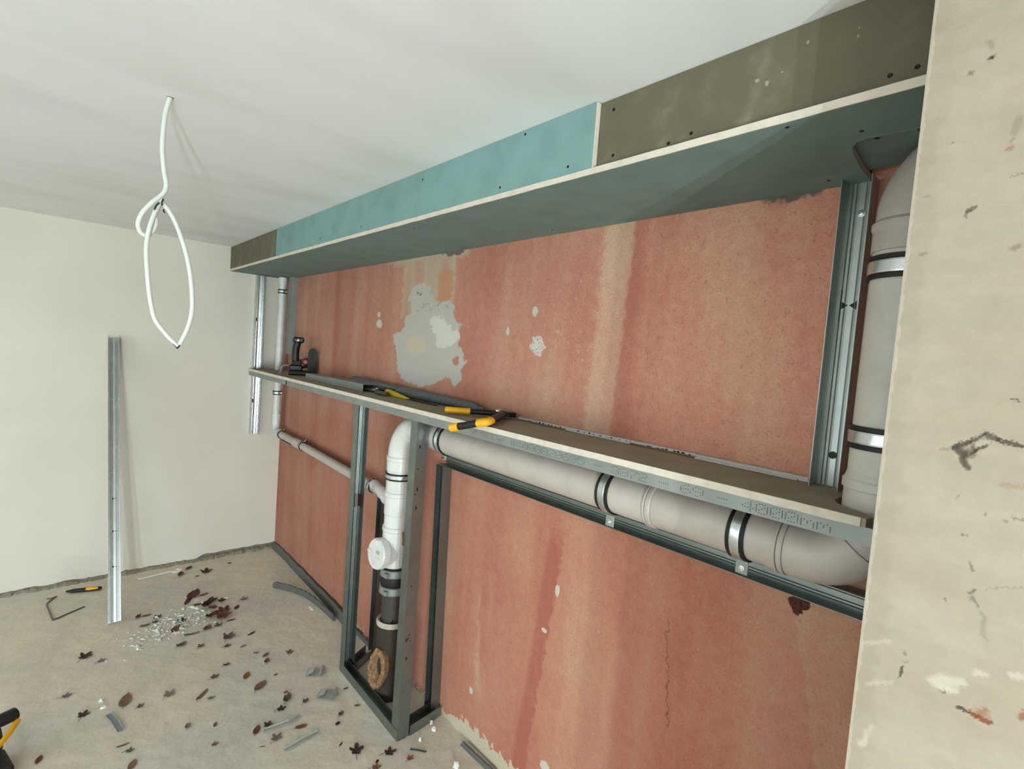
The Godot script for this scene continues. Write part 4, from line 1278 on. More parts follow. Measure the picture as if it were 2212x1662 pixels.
	var cor := mb()
	box(cor, Vector3(sx - 0.064, 0.795, z - 0.022), Vector3(sx - 0.045, 0.845, z + 0.022), 0.006)
	obj("branch_shoulder", cor, M.pvc_white, t)
	# inspection opening with screw cap, facing the room
	var cd := Vector3(0.06, 0.10, 1.0).normalized()
	var cc := Vector3(sx, 0.622, z)
	var nk := mb()
	obj("inspection_neck", pipe_mesh(nk, [cc, cc + cd * 0.060, cc + cd * 0.066], [0.053, 0.053, 0.056]), M.pvc_white, t)
	var cp := mb()
	var cxf := Transform3D(frame_of(cd), cc + cd * 0.060)
	lathe(cp, [[0.060, 0.0], [0.0625, 0.003], [0.0625, 0.031], [0.060, 0.036], [0.056, 0.037], [0.052, 0.0365], [0.0, 0.0365]], 48, cxf)
	for i in 40:
		var a := TAU * i / 40
		box(cp, Vector3(-0.0012, 0.0615, 0.005), Vector3(0.0012, 0.0638, 0.031), 0.0, cxf * Transform3D(Basis(Vector3(0, 0, 1), a), Vector3.ZERO))
	for q in [[90.0, 0.047], [270.0, 0.047], [180.0, 0.047]]:
		box(cp, Vector3(-0.008, q[1] - 0.010, 0.036), Vector3(0.008, q[1] + 0.012, 0.041), 0.003, cxf * Transform3D(Basis(Vector3(0, 0, 1), deg_to_rad(q[0] - 90.0)), Vector3.ZERO))
	var cap := obj("inspection_cap", cp, M.pvc_white, t, "round white screw cap with ribbed rim")
	var tm := TextMesh.new()
	tm.text = "48"
	tm.font_size = 18
	tm.pixel_size = 0.0012
	tm.depth = 0.0006
	var to := MeshInstance3D.new()
	to.name = "lettering"
	to.mesh = tm
	to.material_override = M.emboss
	cap.add_child(to, true)
	to.transform = Transform3D(frame_of(cd), cc + cd * 0.0969 + Vector3(0.018, 0.012, 0)).translated(-cc * 0.0)
	to.position -= Vector3(sx, 0.0, z) - Vector3(sx, 0.0, z)
	var ub := mb()
	box(ub, Vector3(0.002, -0.012, 0.0365), Vector3(0.034, -0.0105, 0.0371), 0.0, cxf)
	obj("embossed_line", ub, M.emboss, cap)
	# rubber connector with steel bands, then the old dark pipe
	var k := mb()
	obj("rubber_connector", pipe_mesh(k, [[0.566, 0.050], [0.5655, 0.0595], [0.452, 0.0595], [0.4515, 0.047]].map(func(q): return Vector3(sx + 0.006, q[0], z)), [0.050, 0.0585, 0.0565, 0.047]), M.black_soft, t, "black rubber connector")
	for y in [0.543, 0.468]:
		var bn := mb()
		ring_along(bn, Vector3(sx + 0.006, y, z), Vector3.UP, [[0.056, -0.017], [0.0605, -0.016], [0.0625, -0.014], [0.0605, -0.012], [0.0605, 0.012], [0.0625, 0.014], [0.0605, 0.016], [0.056, 0.017]], 40)
		var bo := obj("hose_band", bn, M.dull_steel, t, "steel band")
		var wm := mb()
		box(wm, Vector3(sx + 0.028, y - 0.009, z + 0.054), Vector3(sx + 0.052, y + 0.009, z + 0.066), 0.002)
		obj("band_screw", wm, M.dull_steel, bo)
	var dp := mb()
	obj("old_pipe", pipe_mesh(dp, [Vector3(sx + 0.008, 0.456, z), Vector3(sx + 0.010, 0.320, z)], [0.050, 0.049]), M.dark_pipe, t, "dark grey old pipe")
	var sl := mb()
	ring_along(sl, Vector3(sx + 0.010, 0.322, z), Vector3.UP, [[0.060, -0.010], [0.066, -0.006], [0.067, 0.006], [0.062, 0.014], [0.052, 0.010], [0.046, -0.002]], 40)
	obj("socket_rim", sl, M.seal, t, "pale collar")
	for a in [0.5, 1.7, 3.0]:
		var wv := mb()
		var ct := Vector3(sx + 0.010 + cos(a) * 0.052, 0.335, z + sin(a) * 0.052)
		tri(wv, ct + Vector3(-sin(a), 0, cos(a)) * 0.012, ct - Vector3(-sin(a), 0, cos(a)) * 0.012, ct + Vector3(0, 0.016, 0), Vector3(cos(a), 0, sin(a)))
		obj("wedge", wv, M.screw, t)
	var ir := mb()
	obj("clay_pipe", pipe_mesh(ir, [Vector3(sx + 0.010, 0.320, z), Vector3(sx + 0.012, 0.25, z), Vector3(sx + 0.012, 0.001, z)], [0.063, 0.063, 0.066]), M.iron, t, "dark rusty old pipe socket")
	# broken branch mouth facing the room
	var md := Vector3(0.22, 0.16, 1.0).normalized()
	var mc := Vector3(sx + 0.034, 0.146, z + 0.038)
	var mo := mb()
	var nn := noise(1.0, 71, 2)
	var mx := Transform3D(frame_of(md), mc)
	var seg := 40
	for i in seg:
		var a0 := TAU * i / seg
		var a1 := TAU * (i + 1) / seg
		var rows := []
		for a in [a0, a1]:
			var w := 1.0 + 0.10 * nn.get_noise_2d(cos(a) * 60.0, sin(a) * 60.0)
			var d := Vector3(cos(a) * 0.66, sin(a) * 1.15, 0)
			var len := 0.052 + 0.010 * nn.get_noise_2d(cos(a) * 40.0 + 99.0, sin(a) * 40.0)
			rows.append([mx * (d * 0.050), mx * (d * 0.066 * w + Vector3(0, 0, 0.020)), mx * (d * 0.070 * w + Vector3(0, 0, len - 0.008)), mx * (d * 0.062 * w + Vector3(0, 0, len)), mx * (d * 0.050 + Vector3(0, 0, len - 0.002)), mx * (d * 0.042 + Vector3(0, 0, len - 0.016)), mx * (d * 0.026 + Vector3(0, 0, 0.012))])
		for k2 in 6:
			var cen := mx * Vector3(0, 0, 0.02)
			var q: Vector3 = (rows[0][k2] + rows[1][k2 + 1]) / 2.0
			quad(mo, rows[0][k2], rows[1][k2], rows[1][k2 + 1], rows[0][k2 + 1], (q - cen) if k2 < 3 else (cen - q + md * 0.03))
	var mth := obj("branch_mouth", mo, M.clay, t, "broken yellow-brown branch mouth with a dark hole")
	var hl := mb()
	lathe(hl, [[0.033, 0.0], [0.0, 0.0]].map(func(a): return a), 24, Transform3D(mx.basis.scaled_local(Vector3(0.66, 1.15, 1.0)), mx * Vector3(0, 0, 0.016)))
	obj("hole", hl, M.black, mth)
	# clamps
	var g := "rubber-lined clamps on the thick soil pipe"
	pipe_clamp("steel clamp on the thick pipe beside the frame, left of the tin snips' handle", Vector3(2.205, hy + 0.002, z), Vector3(1, -0.004, 0), R, Vector3(0, -1, 0.2), 0.020, g)
	pipe_clamp("steel clamp round the thick pipe under the print 3372, nearer the frame", Vector3(2.968, hy - 0.001, z), Vector3(1, -0.004, 0), R, Vector3(0, -1, -0.5), 0.022, g, Vector3(2.983, 1.084, 0.140))
	pipe_clamp("steel clamp round the thick pipe under the print 4000mm, nearest the bend", Vector3(3.316, hy - 0.003, z), Vector3(1, -0.004, 0), R, Vector3(0, -1, -0.5), 0.022, g, Vector3(3.326, 1.086, 0.140))
	pipe_clamp("steel clamp round the upright stack above the thin pipe's branch", Vector3(sx, 0.951, z), Vector3.UP, R + 0.0015, Vector3(-1, 0, 0.1), 0.017, g)
	pipe_clamp("steel clamp on the riser pipe high up, under the bend", Vector3(rx + 0.002, 1.694, z), Vector3.UP, R, Vector3(1, 0, 0.3), 0.024, g)
	pipe_clamp("steel clamp on the riser pipe low down, above the smeared socket", Vector3(rx + 0.001, 1.394, z), Vector3.UP, R, Vector3(1, 0, 0.3), 0.024, g)

func pipe_mesh(st: SurfaceTool, p: Array, r: Array) -> SurfaceTool:
	tube(st, p, r, 44)
	return st

# ------------------------------------------------------------------ things lying on the shelf
func shelf_things():
	var Y := 1.2693
	# black power tool with a red knob, upright
	var t := thing("power_tool", "black power tool with a red knob standing upright at the left end of the shelf", "power tool", Vector3(0.50, Y, 0.085))
	var b := mb()
	var yaw := Basis(Vector3.UP, deg_to_rad(70))
	var at := func(v: Vector3) -> Transform3D: return Transform3D(yaw, Vector3(0.540, Y, 0.084) + yaw * v)
	box(b, Vector3(-0.056, 0.0, -0.035), Vector3(0.056, 0.030, 0.035), 0.006, at.call(Vector3.ZERO))
	box(b, Vector3(-0.054, 0.026, -0.030), Vector3(0.022, 0.064, 0.030), 0.008, at.call(Vector3.ZERO))
	obj("battery", b, M.black, t)
	var bd := mb()
	box(bd, Vector3(-0.040, 0.058, -0.024), Vector3(0.016, 0.092, 0.024), 0.007, at.call(Vector3.ZERO))
	obj("body", bd, M.black_soft, t)
	var nk := mb()
	tube(nk, smooth_path([at.call(Vector3(-0.020, 0.080, 0)).origin, at.call(Vector3(-0.022, 0.120, 0)).origin, at.call(Vector3(-0.020, 0.165, 0)).origin, at.call(Vector3(-0.012, 0.205, 0)).origin], 4), 0.021, 16)
	obj("handle", nk, M.black, t)
	var hd := mb()
	box(hd, Vector3(-0.040, 0.198, -0.026), Vector3(0.024, 0.232, 0.026), 0.008, at.call(Vector3.ZERO))
	var hh := obj("head", hd, M.black, t)
	var mk := mb()
	slab(mk, [Vector2(-0.022, 0.206), Vector2(-0.004, 0.208), Vector2(-0.008, 0.224)], 0.0262, 0.0268, at.call(Vector3.ZERO))
	obj("emblem", mk, M.white_mark, hh, "small white triangular mark")
	var kn := mb()
	lathe(kn, [[0.0, -0.02], [0.012, -0.02], [0.021, -0.012], [0.024, 0.0], [0.021, 0.012], [0.012, 0.019], [0.0, 0.02]], 20, at.call(Vector3(0.038, 0.086, 0.030)))
	obj("knob", kn, M.red, t, "round red knob")
	var ar := mb()
	tube(ar, [at.call(Vector3(0.0, 0.088, 0.010)).origin, at.call(Vector3(0.045, 0.094, 0.040)).origin, at.call(Vector3(0.076, 0.100, 0.066)).origin], 0.009, 12)
	tube(ar, [at.call(Vector3(0.02, 0.050, 0.0)).origin, at.call(Vector3(0.076, 0.064, 0.066)).origin], 0.008, 12)
	obj("arm", ar, M.black, t)
	var sh := mb()
	var sp := []
	for i in 13:
		var a := PI * i / 12.0
		sp.append(Vector2(cos(a) * 0.026, 0.135 + sin(a) * 0.038))
	sp.append(Vector2(-0.024, 0.0))
	sp.append(Vector2(0.027, 0.0))
	slab(sh, sp, -0.008, 0.008, Transform3D(yaw, Vector3(0.632, Y, 0.037)))
	obj("shoe", sh, M.black_soft, t, "dark rounded foot plate")
	var cr := mb()
	tube(cr, smooth_path([at.call(Vector3(-0.060, 0.060, 0.01)).origin, at.call(Vector3(-0.092, 0.050, 0.012)).origin, at.call(Vector3(-0.098, 0.020, 0.016)).origin, at.call(Vector3(-0.110, 0.004, 0.02)).origin], 4), 0.004, 8)
	obj("hook", cr, M.dull_steel, t, "bright steel hook")
	# channel offcuts, one upside down on the shelf and one flat one under it
	channel("channel_offcut", "shorter flat steel offcut on the shelf beside the black tool", Vector3(0.80, Y + 0.0305, 0.104), Vector3(1.26, Y + 0.0305, 0.105), Vector3(0, -1, 0), 0.062, 0.030, M.dull_steel, false)
	channel("channel_offcut", "ribbed steel channel offcut lying face up on the shelf, left of the pliers", Vector3(1.09, Y + 0.0345, 0.105), Vector3(1.535, Y + 0.0345, 0.103), Vector3(0, -1, 0), 0.072, 0.034, M.dull_steel)
	# long crumpled grey wrap against the wall
	var f := mb()
	var n := noise(1.0, 66, 3)
	var prev := []
	var steps := 70
	for i in steps + 1:
		var u := float(i) / steps
		var w := 0.040 * (1.0 - 0.35 * u) * (1.0 if u < 0.96 else (1.0 - u) / 0.04 * 0.8 + 0.2)
		var hh2 := (0.050 - 0.020 * u) * (1.0 if u < 0.96 else 0.7)
		var c := Vector3(lerpf(1.24, 2.30, u), Y, lerpf(0.040, 0.040, u) + 0.006 * sin(u * 5.0))
		var row := []
		for k in 14:
			var a := TAU * k / 14
			var d := 1.0 + 0.16 * n.get_noise_3d(u * 60.0, cos(a) * 2.5, sin(a) * 2.5)
			row.append(c + Vector3(0.0, hh2 * 0.5 * (1.0 + sin(a) * d), cos(a) * w * 0.62 * d) + Vector3(0, 0.0035, 0))
		if prev:
			for k in 14:
				var k2 := (k + 1) % 14
				f.set_smooth_group(1)
				quad(f, prev[k], prev[k2], row[k2], row[k], (row[k] + row[k2] + prev[k]) / 3.0 - (c + Vector3(0, hh2 * 0.5, 0)))
		if i == 0 or i == steps:
			f.set_smooth_group(-1)
			for k in range(1, 13):
				tri(f, row[0], row[k], row[k + 1], Vector3(-1 if i == 0 else 1, 0, 0))
		prev = row
	var fo := obj("plastic_wrap", f, M.foil)
	tag(fo, "long crumpled dark grey plastic wrap lying along the wall at the back of the shelf", "plastic wrap")
	# pliers
	t = thing("pliers", "small steel pliers with brown and grey handles lying past the channel offcuts", "pliers", Vector3(1.60, Y, 0.085))
	var j := mb()
	tube(j, [Vector3(1.502, Y + 0.012, 0.115), Vector3(1.545, Y + 0.013, 0.098), Vector3(1.575, Y + 0.013, 0.088)], [0.003, 0.007, 0.010], 10, true, 0.7)
	tube(j, [Vector3(1.515, Y + 0.022, 0.080), Vector3(1.550, Y + 0.018, 0.084), Vector3(1.575, Y + 0.014, 0.088)], [0.003, 0.007, 0.010], 10, true, 0.7)
	obj("jaws", j, M.bright_steel, t)
	var pv := mb()
	lathe(pv, [[0.010, -0.006], [0.010, 0.008], [0.006, 0.011], [0.0, 0.011]], 14, Transform3D(frame_of(Vector3.UP), Vector3(1.578, Y + 0.014, 0.088)))
	obj("pivot", pv, M.bright_steel, t)
	var h1 := mb()
	tube(h1, smooth_path([Vector3(1.590, Y + 0.012, 0.095), Vector3(1.625, Y + 0.011, 0.116), Vector3(1.675, Y + 0.011, 0.126), Vector3(1.735, Y + 0.011, 0.120)], 4), 0.0095, 12)
	obj("handle", h1, M.pliers_grey, t, "grey handle")
	var h2 := mb()
	tube(h2, smooth_path([Vector3(1.590, Y + 0.016, 0.082), Vector3(1.63, Y + 0.022, 0.072), Vector3(1.70, Y + 0.020, 0.070)], 4), 0.0095, 12)
	obj("handle", h2, M.brown, t, "brown handle")
	# yellow-handled tool
	t = thing("putty_knife", "yellow-handled tool with a thin dark blade lying in front of the grey wrap", "hand tool", Vector3(1.75, Y, 0.09))
	var yh := mb()
	var yx := along(Vector3(1.665, Y + 0.014, 0.084), Vector3(1.86, Y + 0.006, 0.082), Vector3(0, 1, 0))
	tube(yh, [yx * Vector3(0, 0, 0), yx * Vector3(0, 0, 0.002), yx * Vector3(0, -0.001, 0.05), yx * Vector3(0, -0.002, 0.12), yx * Vector3(0, -0.003, 0.19)], [0.013, 0.016, 0.0155, 0.010, 0.004], 10, true, 0.9)
	obj("handle", yh, M.yellow_dull, t)
	var bl := mb()
	box(bl, Vector3(1.84, Y + 0.0005, 0.074), Vector3(2.06, Y + 0.0035, 0.090), 0.0008)
	obj("blade", bl, M.black_soft, t)
	# tin snips
	t = thing("tin_snips", "black tin snips with yellow grips, one handle hanging over the shelf's front edge", "tin snips", Vector3(2.42, Y, 0.05))
	var hd2 := mb()
	slab(hd2, [Vector2(2.375, -0.060), Vector2(2.395, -0.078), Vector2(2.430, -0.072), Vector2(2.452, -0.040), Vector2(2.462, -0.018), Vector2(2.452, -0.012), Vector2(2.405, -0.030), Vector2(2.380, -0.040)], Y + 0.008, Y + 0.024, Transform3D(Basis(Vector3(1, 0, 0), Vector3(0, 0, -1), Vector3(0, 1, 0)), Vector3.ZERO))
	obj("jaws", hd2, M.snip_steel, t)
	var pv2 := mb()
	lathe(pv2, [[0.014, 0.0], [0.014, 0.006], [0.010, 0.009], [0.0, 0.009]], 18, Transform3D(frame_of(Vector3.UP), Vector3(2.408, Y + 0.023, 0.052)))
	obj("pivot", pv2, M.bright_steel, t)
	# first handle: lies on the shelf pointing left
	var g0 := [Vector3(2.400, Y + 0.016, 0.062), Vector3(2.370, Y + 0.016, 0.095), Vector3(2.345, Y + 0.016, 0.128), Vector3(2.318, Y + 0.016, 0.160), Vector3(2.285, Y + 0.016, 0.190)]
	flat_bar(t, "shank", [g0[0], g0[1], g0[2]], 0.013, 0.010, M.black)
	flat_bar(t, "grip", [g0[2], g0[3], g0[4]], 0.0145, 0.011, M.yellow, "yellow grip")
	# second handle: black shank to the front edge, then a black grip between yellow ends
	flat_bar(t, "shank", [Vector3(2.425, Y + 0.017, 0.045), Vector3(2.490, Y + 0.018, 0.120), Vector3(2.555, Y + 0.018, 0.208)], 0.016, 0.011, M.black)
	flat_bar(t, "grip", [Vector3(2.562, Y + 0.018, 0.214), Vector3(2.572, Y + 0.016, 0.240), Vector3(2.548, Y + 0.010, 0.252)], 0.0155, 0.012, M.yellow, "yellow collar")
	flat_bar(t, "grip", [Vector3(2.560, Y + 0.013, 0.246), Vector3(2.520, Y + 0.000, 0.268), Vector3(2.486, Y - 0.010, 0.280)], 0.012, 0.0115, M.black_soft, "black grip")
	flat_bar(t, "grip_end", [Vector3(2.490, Y - 0.009, 0.279), Vector3(2.474, Y - 0.014, 0.284), Vector3(2.462, Y - 0.017, 0.288)], 0.0135, 0.0130, M.yellow, "yellow grip end")
	# white strips of board edge standing at the back of the shelf with scraps of black print
	var xs := [[2.470, 2.690], [2.692, 2.935], [2.936, 3.135], [3.136, 3.395]]
	for i in 4:
		var s := mb()
		box(s, Vector3(xs[i][0], Y + 0.0002 + (0.004 if i % 2 == 0 else 0.0), 0.004), Vector3(xs[i][1], Y + 0.0115, 0.020 if i == 3 else 0.014), 0.0008)
		if i == 3:
			box(s, Vector3(xs[i][0], Y + 0.0005, 0.020), Vector3(xs[i][1] - 0.02, Y + 0.0045, 0.026), 0.0006)
		var o := obj("edge_strip", s, M.strip_white)
		tag(o, ["pale strip at the back of the shelf next to the tin snips", "pale strip at the back of the shelf, second from the tin snips", "pale strip with black print scraps at the back of the shelf", "ribbed pale strip at the back of the shelf by the upright channel"][i], "strip", "pale strips along the back of the shelf")
		if i < 3:
			var pr := mb()
			for k in 9:
				var x: float = lerpf(xs[i][0] + 0.05, xs[i][1] - 0.02, k / 8.0) + rng.randf_range(-0.006, 0.006)
				var zz := 0.0141
				box(pr, Vector3(x, Y + 0.0050, zz), Vector3(x + rng.randf_range(0.003, 0.009), Y + rng.randf_range(0.0065, 0.0095), zz + 0.0004))
			obj("print", pr, M.screw, o, "black scraps of print").set_meta("kind", "stuff")

func flat_bar(parent: Node3D, called: String, pts: Array, rw: float, rh: float, m: Material, label := ""):
	var s := mb()
	tube(s, smooth_path(pts, 5), rw, 14, true, rh / rw)
	obj(called, s, m, parent, label)

# ------------------------------------------------------------------ hanging cable
func cable():
	var t := thing("hanging_cable", "white electric cable hanging from the ceiling, tied into a long loop", "cable", Vector3(2.236, 1.75, 1.03))
	var dir := Vector3(-0.130, 0, 0.99).normalized()
	var main := [Vector3(2.237, 2.052, 1.020), Vector3(2.236, 2.011, 1.028), Vector3(2.236, 1.973, 1.031), Vector3(2.236, 1.925, 1.032), Vector3(2.236, 1.875, 1.027), Vector3(2.239, 1.842, 1.022), Vector3(2.240, 1.819, 1.028), Vector3(2.240, 1.792, 1.050), Vector3(2.236, 1.763, 1.068), Vector3(2.230, 1.738, 1.074), Vector3(2.224, 1.721, 1.068), Vector3(2.222, 1.716, 1.057), Vector3(2.224, 1.727, 1.045), Vector3(2.228, 1.747, 1.039), Vector3(2.230, 1.770, 1.041), Vector3(2.231, 1.795, 1.033)]
	var a := mb()
	tube(a, smooth_path(main, 6), 0.0054, 14)
	obj("cable", a, M.cable, t, "upper length with the knot")
	var r1 := [Vector3(2.232, 1.802, 1.030), Vector3(2.235, 1.795, 1.027), Vector3(2.238, 1.786, 1.018), Vector3(2.240, 1.759, 1.002), Vector3(2.242, 1.709, 0.983), Vector3(2.244, 1.658, 0.970), Vector3(2.245, 1.605, 0.962), Vector3(2.245, 1.546, 0.959), Vector3(2.244, 1.499, 0.967), Vector3(2.242, 1.456, 0.983)]
	var b := mb()
	tube(b, smooth_path(r1, 6), 0.0054, 14)
	obj("cable", b, M.cable, t, "right side of the loop")
	var r2 := [Vector3(2.242, 1.452, 0.986), Vector3(2.240, 1.465, 0.998), Vector3(2.238, 1.480, 1.011), Vector3(2.236, 1.513, 1.034), Vector3(2.234, 1.558, 1.045), Vector3(2.234, 1.614, 1.052), Vector3(2.236, 1.679, 1.057), Vector3(2.238, 1.723, 1.054), Vector3(2.238, 1.760, 1.046), Vector3(2.236, 1.793, 1.035), Vector3(2.236, 1.808, 1.028)]
	var c := mb()
	tube(c, smooth_path(r2, 6), 0.0052, 14)
	obj("cable", c, M.cable, t, "left side of the loop")
	var d := mb()
	for q in [[1.795, 1.036, 1.776, 1.045], [1.806, 1.028, 1.789, 1.030], [1.781, 1.026, 1.774, 1.024]]:
		tube(d, [Vector3(2.246, q[0], q[1]), Vector3(2.247, (q[0] + q[2]) / 2.0, (q[1] + q[3]) / 2.0 + 0.002), Vector3(2.245, q[2], q[3])], 0.0018, 8)
	obj("tie_wire", d, M.black_soft, t, "dark twisted tie at the knot")
	var tp := mb()
	tube(tp, [Vector3(2.242, 1.458, 0.983), Vector3(2.242, 1.4485, 0.987), Vector3(2.241, 1.460, 0.995)], 0.0042, 10)
	obj("cable_end", tp, M.black_soft, t, "dark end where the loop meets")
	var h := mb()
	lathe(h, [[0.0075, 0.0], [0.006, 0.001], [0.0, 0.0015]], 14, Transform3D(frame_of(Vector3.DOWN), Vector3(2.237, CEIL - 0.0002, 1.020)))
	obj("ceiling_hole", h, M.hole_grey, t)

# ------------------------------------------------------------------ things on the floor
func floor_things():
	# utility knife
	var t := thing("utility_knife", "black and yellow utility knife lying by the foot of the cream wall", "knife", Vector3(0.16, 0.0, 1.06))
	var d := Vector3(0.044, 0, -0.151).normalized()
	var p0 := Vector3(0.139, 0.012, 1.134)
	var b := mb()
	tube(b, [p0, p0 + d * 0.03, p0 + d * 0.10, p0 + d * 0.150, p0 + d * 0.158], [0.006, 0.013, 0.0145, 0.013, 0.008], 14, true, 0.75)
	obj("handle", b, M.black, t)
	var y := mb()
	tube(y, [p0 + d * 0.088 + Vector3(0.004, 0.004, 0), p0 + d * 0.100 + Vector3(0.004, 0.004, 0), p0 + d * 0.140 + Vector3(0.003, 0.003, 0), p0 + d * 0.146 + Vector3(0.002, 0.003, 0)], [0.010, 0.012, 0.0095, 0.006], 12, true, 0.8)
	obj("grip_inlay", y, M.yellow, t, "yellow inlay")
	# bent wire rod
	var w := mb()
	tube(w, smooth_path([Vector3(0.166, 0.004, 1.212), Vector3(0.172, 0.004, 1.196), Vector3(0.160, 0.004, 1.172)], 3), 0.0028, 8)
	tube(w, smooth_path([Vector3(0.160, 0.0045, 1.173), Vector3(0.205, 0.004, 1.200), Vector3(0.240, 0.004, 1.212), Vector3(0.290, 0.004, 1.208), Vector3(0.370, 0.004, 1.198), Vector3(0.446, 0.004, 1.190)], 3), 0.0034, 8)
	tube(w, [Vector3(0.446, 0.0045, 1.190), Vector3(0.440, 0.0045, 1.172), Vector3(0.402, 0.004, 1.12), Vector3(0.366, 0.004, 1.064)], 0.0034, 8)
	var wo := obj("bent_wire", w, M.dark_wire)
	tag(wo, "dark wire rod bent into a hook, lying left of the leaning channel", "wire")
	# insulation strips along the pink wall
	strip("foam_strip", "dark grey foam strip along the pink wall's foot from corner to frame", [Vector3(0.012, 0, 0.022), Vector3(0.20, 0, 0.016), Vector3(0.45, 0, 0.020), Vector3(0.80, 0, 0.024), Vector3(1.10, 0, 0.030), Vector3(1.25, 0, 0.036)], 0.050, 0.016, -0.010)
	strip("foam_strip", "frayed grey foam strip curling away from the pink wall's foot", [Vector3(0.645, 0, 0.200), Vector3(0.700, 0, 0.165), Vector3(0.77, 0, 0.125), Vector3(0.88, 0, 0.088), Vector3(1.02, 0, 0.070), Vector3(1.20, 0, 0.062)], 0.046, 0.014, 0.008)
	strip("foam_strip", "short grey foam strip by the pink wall at the picture's lower edge", [Vector3(2.31, 0, 0.032), Vector3(2.40, 0, 0.030), Vector3(2.52, 0, 0.024)], 0.016, 0.010, -0.004)
	strip("foam_strip", "thin grey foam strip along the wall seen through the steel frame", [Vector3(1.30, 0, 0.022), Vector3(1.45, 0, 0.022), Vector3(1.54, 0, 0.022)], 0.020, 0.008, -0.004)
	# white sliver and chunk by the cream wall
	var s := mb()
	box(s, Vector3(-0.008, 0.0, -0.085), Vector3(0.008, 0.006, 0.085), 0.0015, Transform3D(Basis(Vector3.UP, 0.17), Vector3(0.125, 0.001, 0.725)))
	tag(obj("gypsum_sliver", s, M.crumb), "long thin pale sliver lying by the foot of the cream wall", "sliver")
	chunk("plaster_chunk", "flat white plaster chunk at the end of the pale sliver", Vector3(0.112, 0.0, 0.600), Vector3(0.035, 0.010, 0.042), M.crumb, 5)
	chunk("plaster_chunk", "small white plaster lump left of the two-tone oval leaf, farther of two", Vector3(1.282, 0.0, 1.049), Vector3(0.012, 0.012, 0.010), M.crumb, 6)
	chunk("plaster_chunk", "small white plaster lump left of the two-tone oval leaf, nearer of two", Vector3(1.331, 0.0, 1.044), Vector3(0.010, 0.010, 0.013), M.crumb, 7)
	chunk("plaster_chunk", "little white lump against the frame's rear right foot", Vector3(2.150, 0.0, 0.062), Vector3(0.010, 0.012, 0.009), M.crumb, 8)
	chunk("plaster_chunk", "round white lump on the floor beside the frame's right rail", Vector3(2.184, 0.0, 0.073), Vector3(0.011, 0.014, 0.011), M.crumb, 9)
	chunk("plaster_chunk", "slim white crumb standing right of the frame's front corner", Vector3(2.202, 0.0, 0.147), Vector3(0.006, 0.016, 0.006), M.crumb, 10)
	chunk("plaster_chunk", "square white plaster chunk at the floor's lower edge by the pink wall", Vector3(2.385, 0.0, 0.110), Vector3(0.015, 0.020, 0.012), M.crumb, 11)
	chunk("plaster_chunk", "pale brown-tipped chip by the curled foam strip", Vector3(1.005, 0.0, 0.110), Vector3(0.030, 0.006, 0.013), M.crumb, 12)
	chunk("plaster_chunk", "white pea-sized lump at the near left of the pale crumbs", Vector3(0.927, 0.0, 0.894), Vector3(0.010, 0.010, 0.010), M.crumb, 13)
	# pale crumbs swept together round the leaves
	var mm := MultiMesh.new()
	mm.transform_format = MultiMesh.TRANSFORM_3D
	var cs := mb()
	lump(cs, Vector3(1, 0.6, 0.8), 3, 6)
	cs.generate_normals()
	mm.mesh = cs.commit()
	mm.instance_count = 260
	for i in 260:
		var a := rng.randf() * TAU
		var r := sqrt(rng.randf()) * (1.0 if i < 200 else 1.9)
		var u := rng.randf_range(-1.0, 1.0)
		var p := Vector3(0.80, 0.0015, 0.735) + Vector3(0.10, 0, 0.13) * u * (1.0 if i < 200 else 1.6) + Vector3(cos(a) * 0.10, 0, sin(a) * 0.085) * r
		var sc := rng.randf_range(0.002, 0.0065) * (1.0 if rng.randf() < 0.85 else 2.0)
		mm.set_instance_transform(i, Transform3D(Basis(Vector3.UP, rng.randf() * TAU) * Basis.from_scale(Vector3(sc * rng.randf_range(0.8, 2.2), sc, sc)), p))
	var mi := MultiMeshInstance3D.new()
	mi.multimesh = mm
	mi.material_override = M.crumb
	mi.name = "plaster_crumbs"
	mi.set_meta("kind", "stuff")
	add_child(mi)
	tag(mi, "pale plaster crumbs swept together around the leaf heap", "crumbs")
	# offcut strips and folded scraps of sheet steel
	scrap_strip("upper narrow steel strip, nearer the frame's leaf group, lying on the floor", [Vector3(1.815, 0, 0.598), Vector3(1.823, 0, 0.501), Vector3(1.808, 0, 0.458)], 0.021, M.scrap_steel)
	scrap_strip("lower narrow steel strip with a brown leaf on its end", [Vector3(1.956, 0, 0.566), Vector3(1.942, 0, 0.473), Vector3(1.939, 0, 0.433)], 0.020, M.scrap_steel)
	scrap_strip("short dark steel strip in front of the frame's corner", [Vector3(2.218, 0, 0.200), Vector3(2.240, 0, 0.180), Vector3(2.265, 0, 0.159)], 0.012, M.dark_wire)
	scrap_strip("blue-grey strip of bent sheet steel on the left of the floor", [Vector3(1.387, 0, 1.032), Vector3(1.44, 0, 1.018), Vector3(1.519, 0, 1.004)], 0.022, M.blue_steel)
	scrap_strip("pale grey strip lying among the crumbs at the middle of the floor", [Vector3(0.735, 0, 0.735), Vector3(0.80, 0, 0.705), Vector3(0.865, 0, 0.675)], 0.020, M.scrap_steel)
	folded("crumpled silver scrap of sheet steel, farther from the frame", Vector3(1.580, 0, 0.306), 62.0, 0.056)
	folded("folded silver scrap of sheet steel with an upturned edge, close to the frame", Vector3(1.755, 0, 0.322), 48.0, 0.058)
	# yellow and black tool at the left edge
	t = thing("cordless_tool", "black and yellow power tool standing on the floor at the picture's left edge", "power tool", Vector3(1.50, 0.0, 1.32))
	var k := mb()
	box(k, Vector3(-0.030, 0.0, -0.012), Vector3(0.10, 0.045, 0.085), 0.010, Transform3D(Basis(Vector3.UP, 0.25), Vector3(1.475, 0.0, 1.322)))
	obj("battery", k, M.black_soft, t)
	var hn := mb()
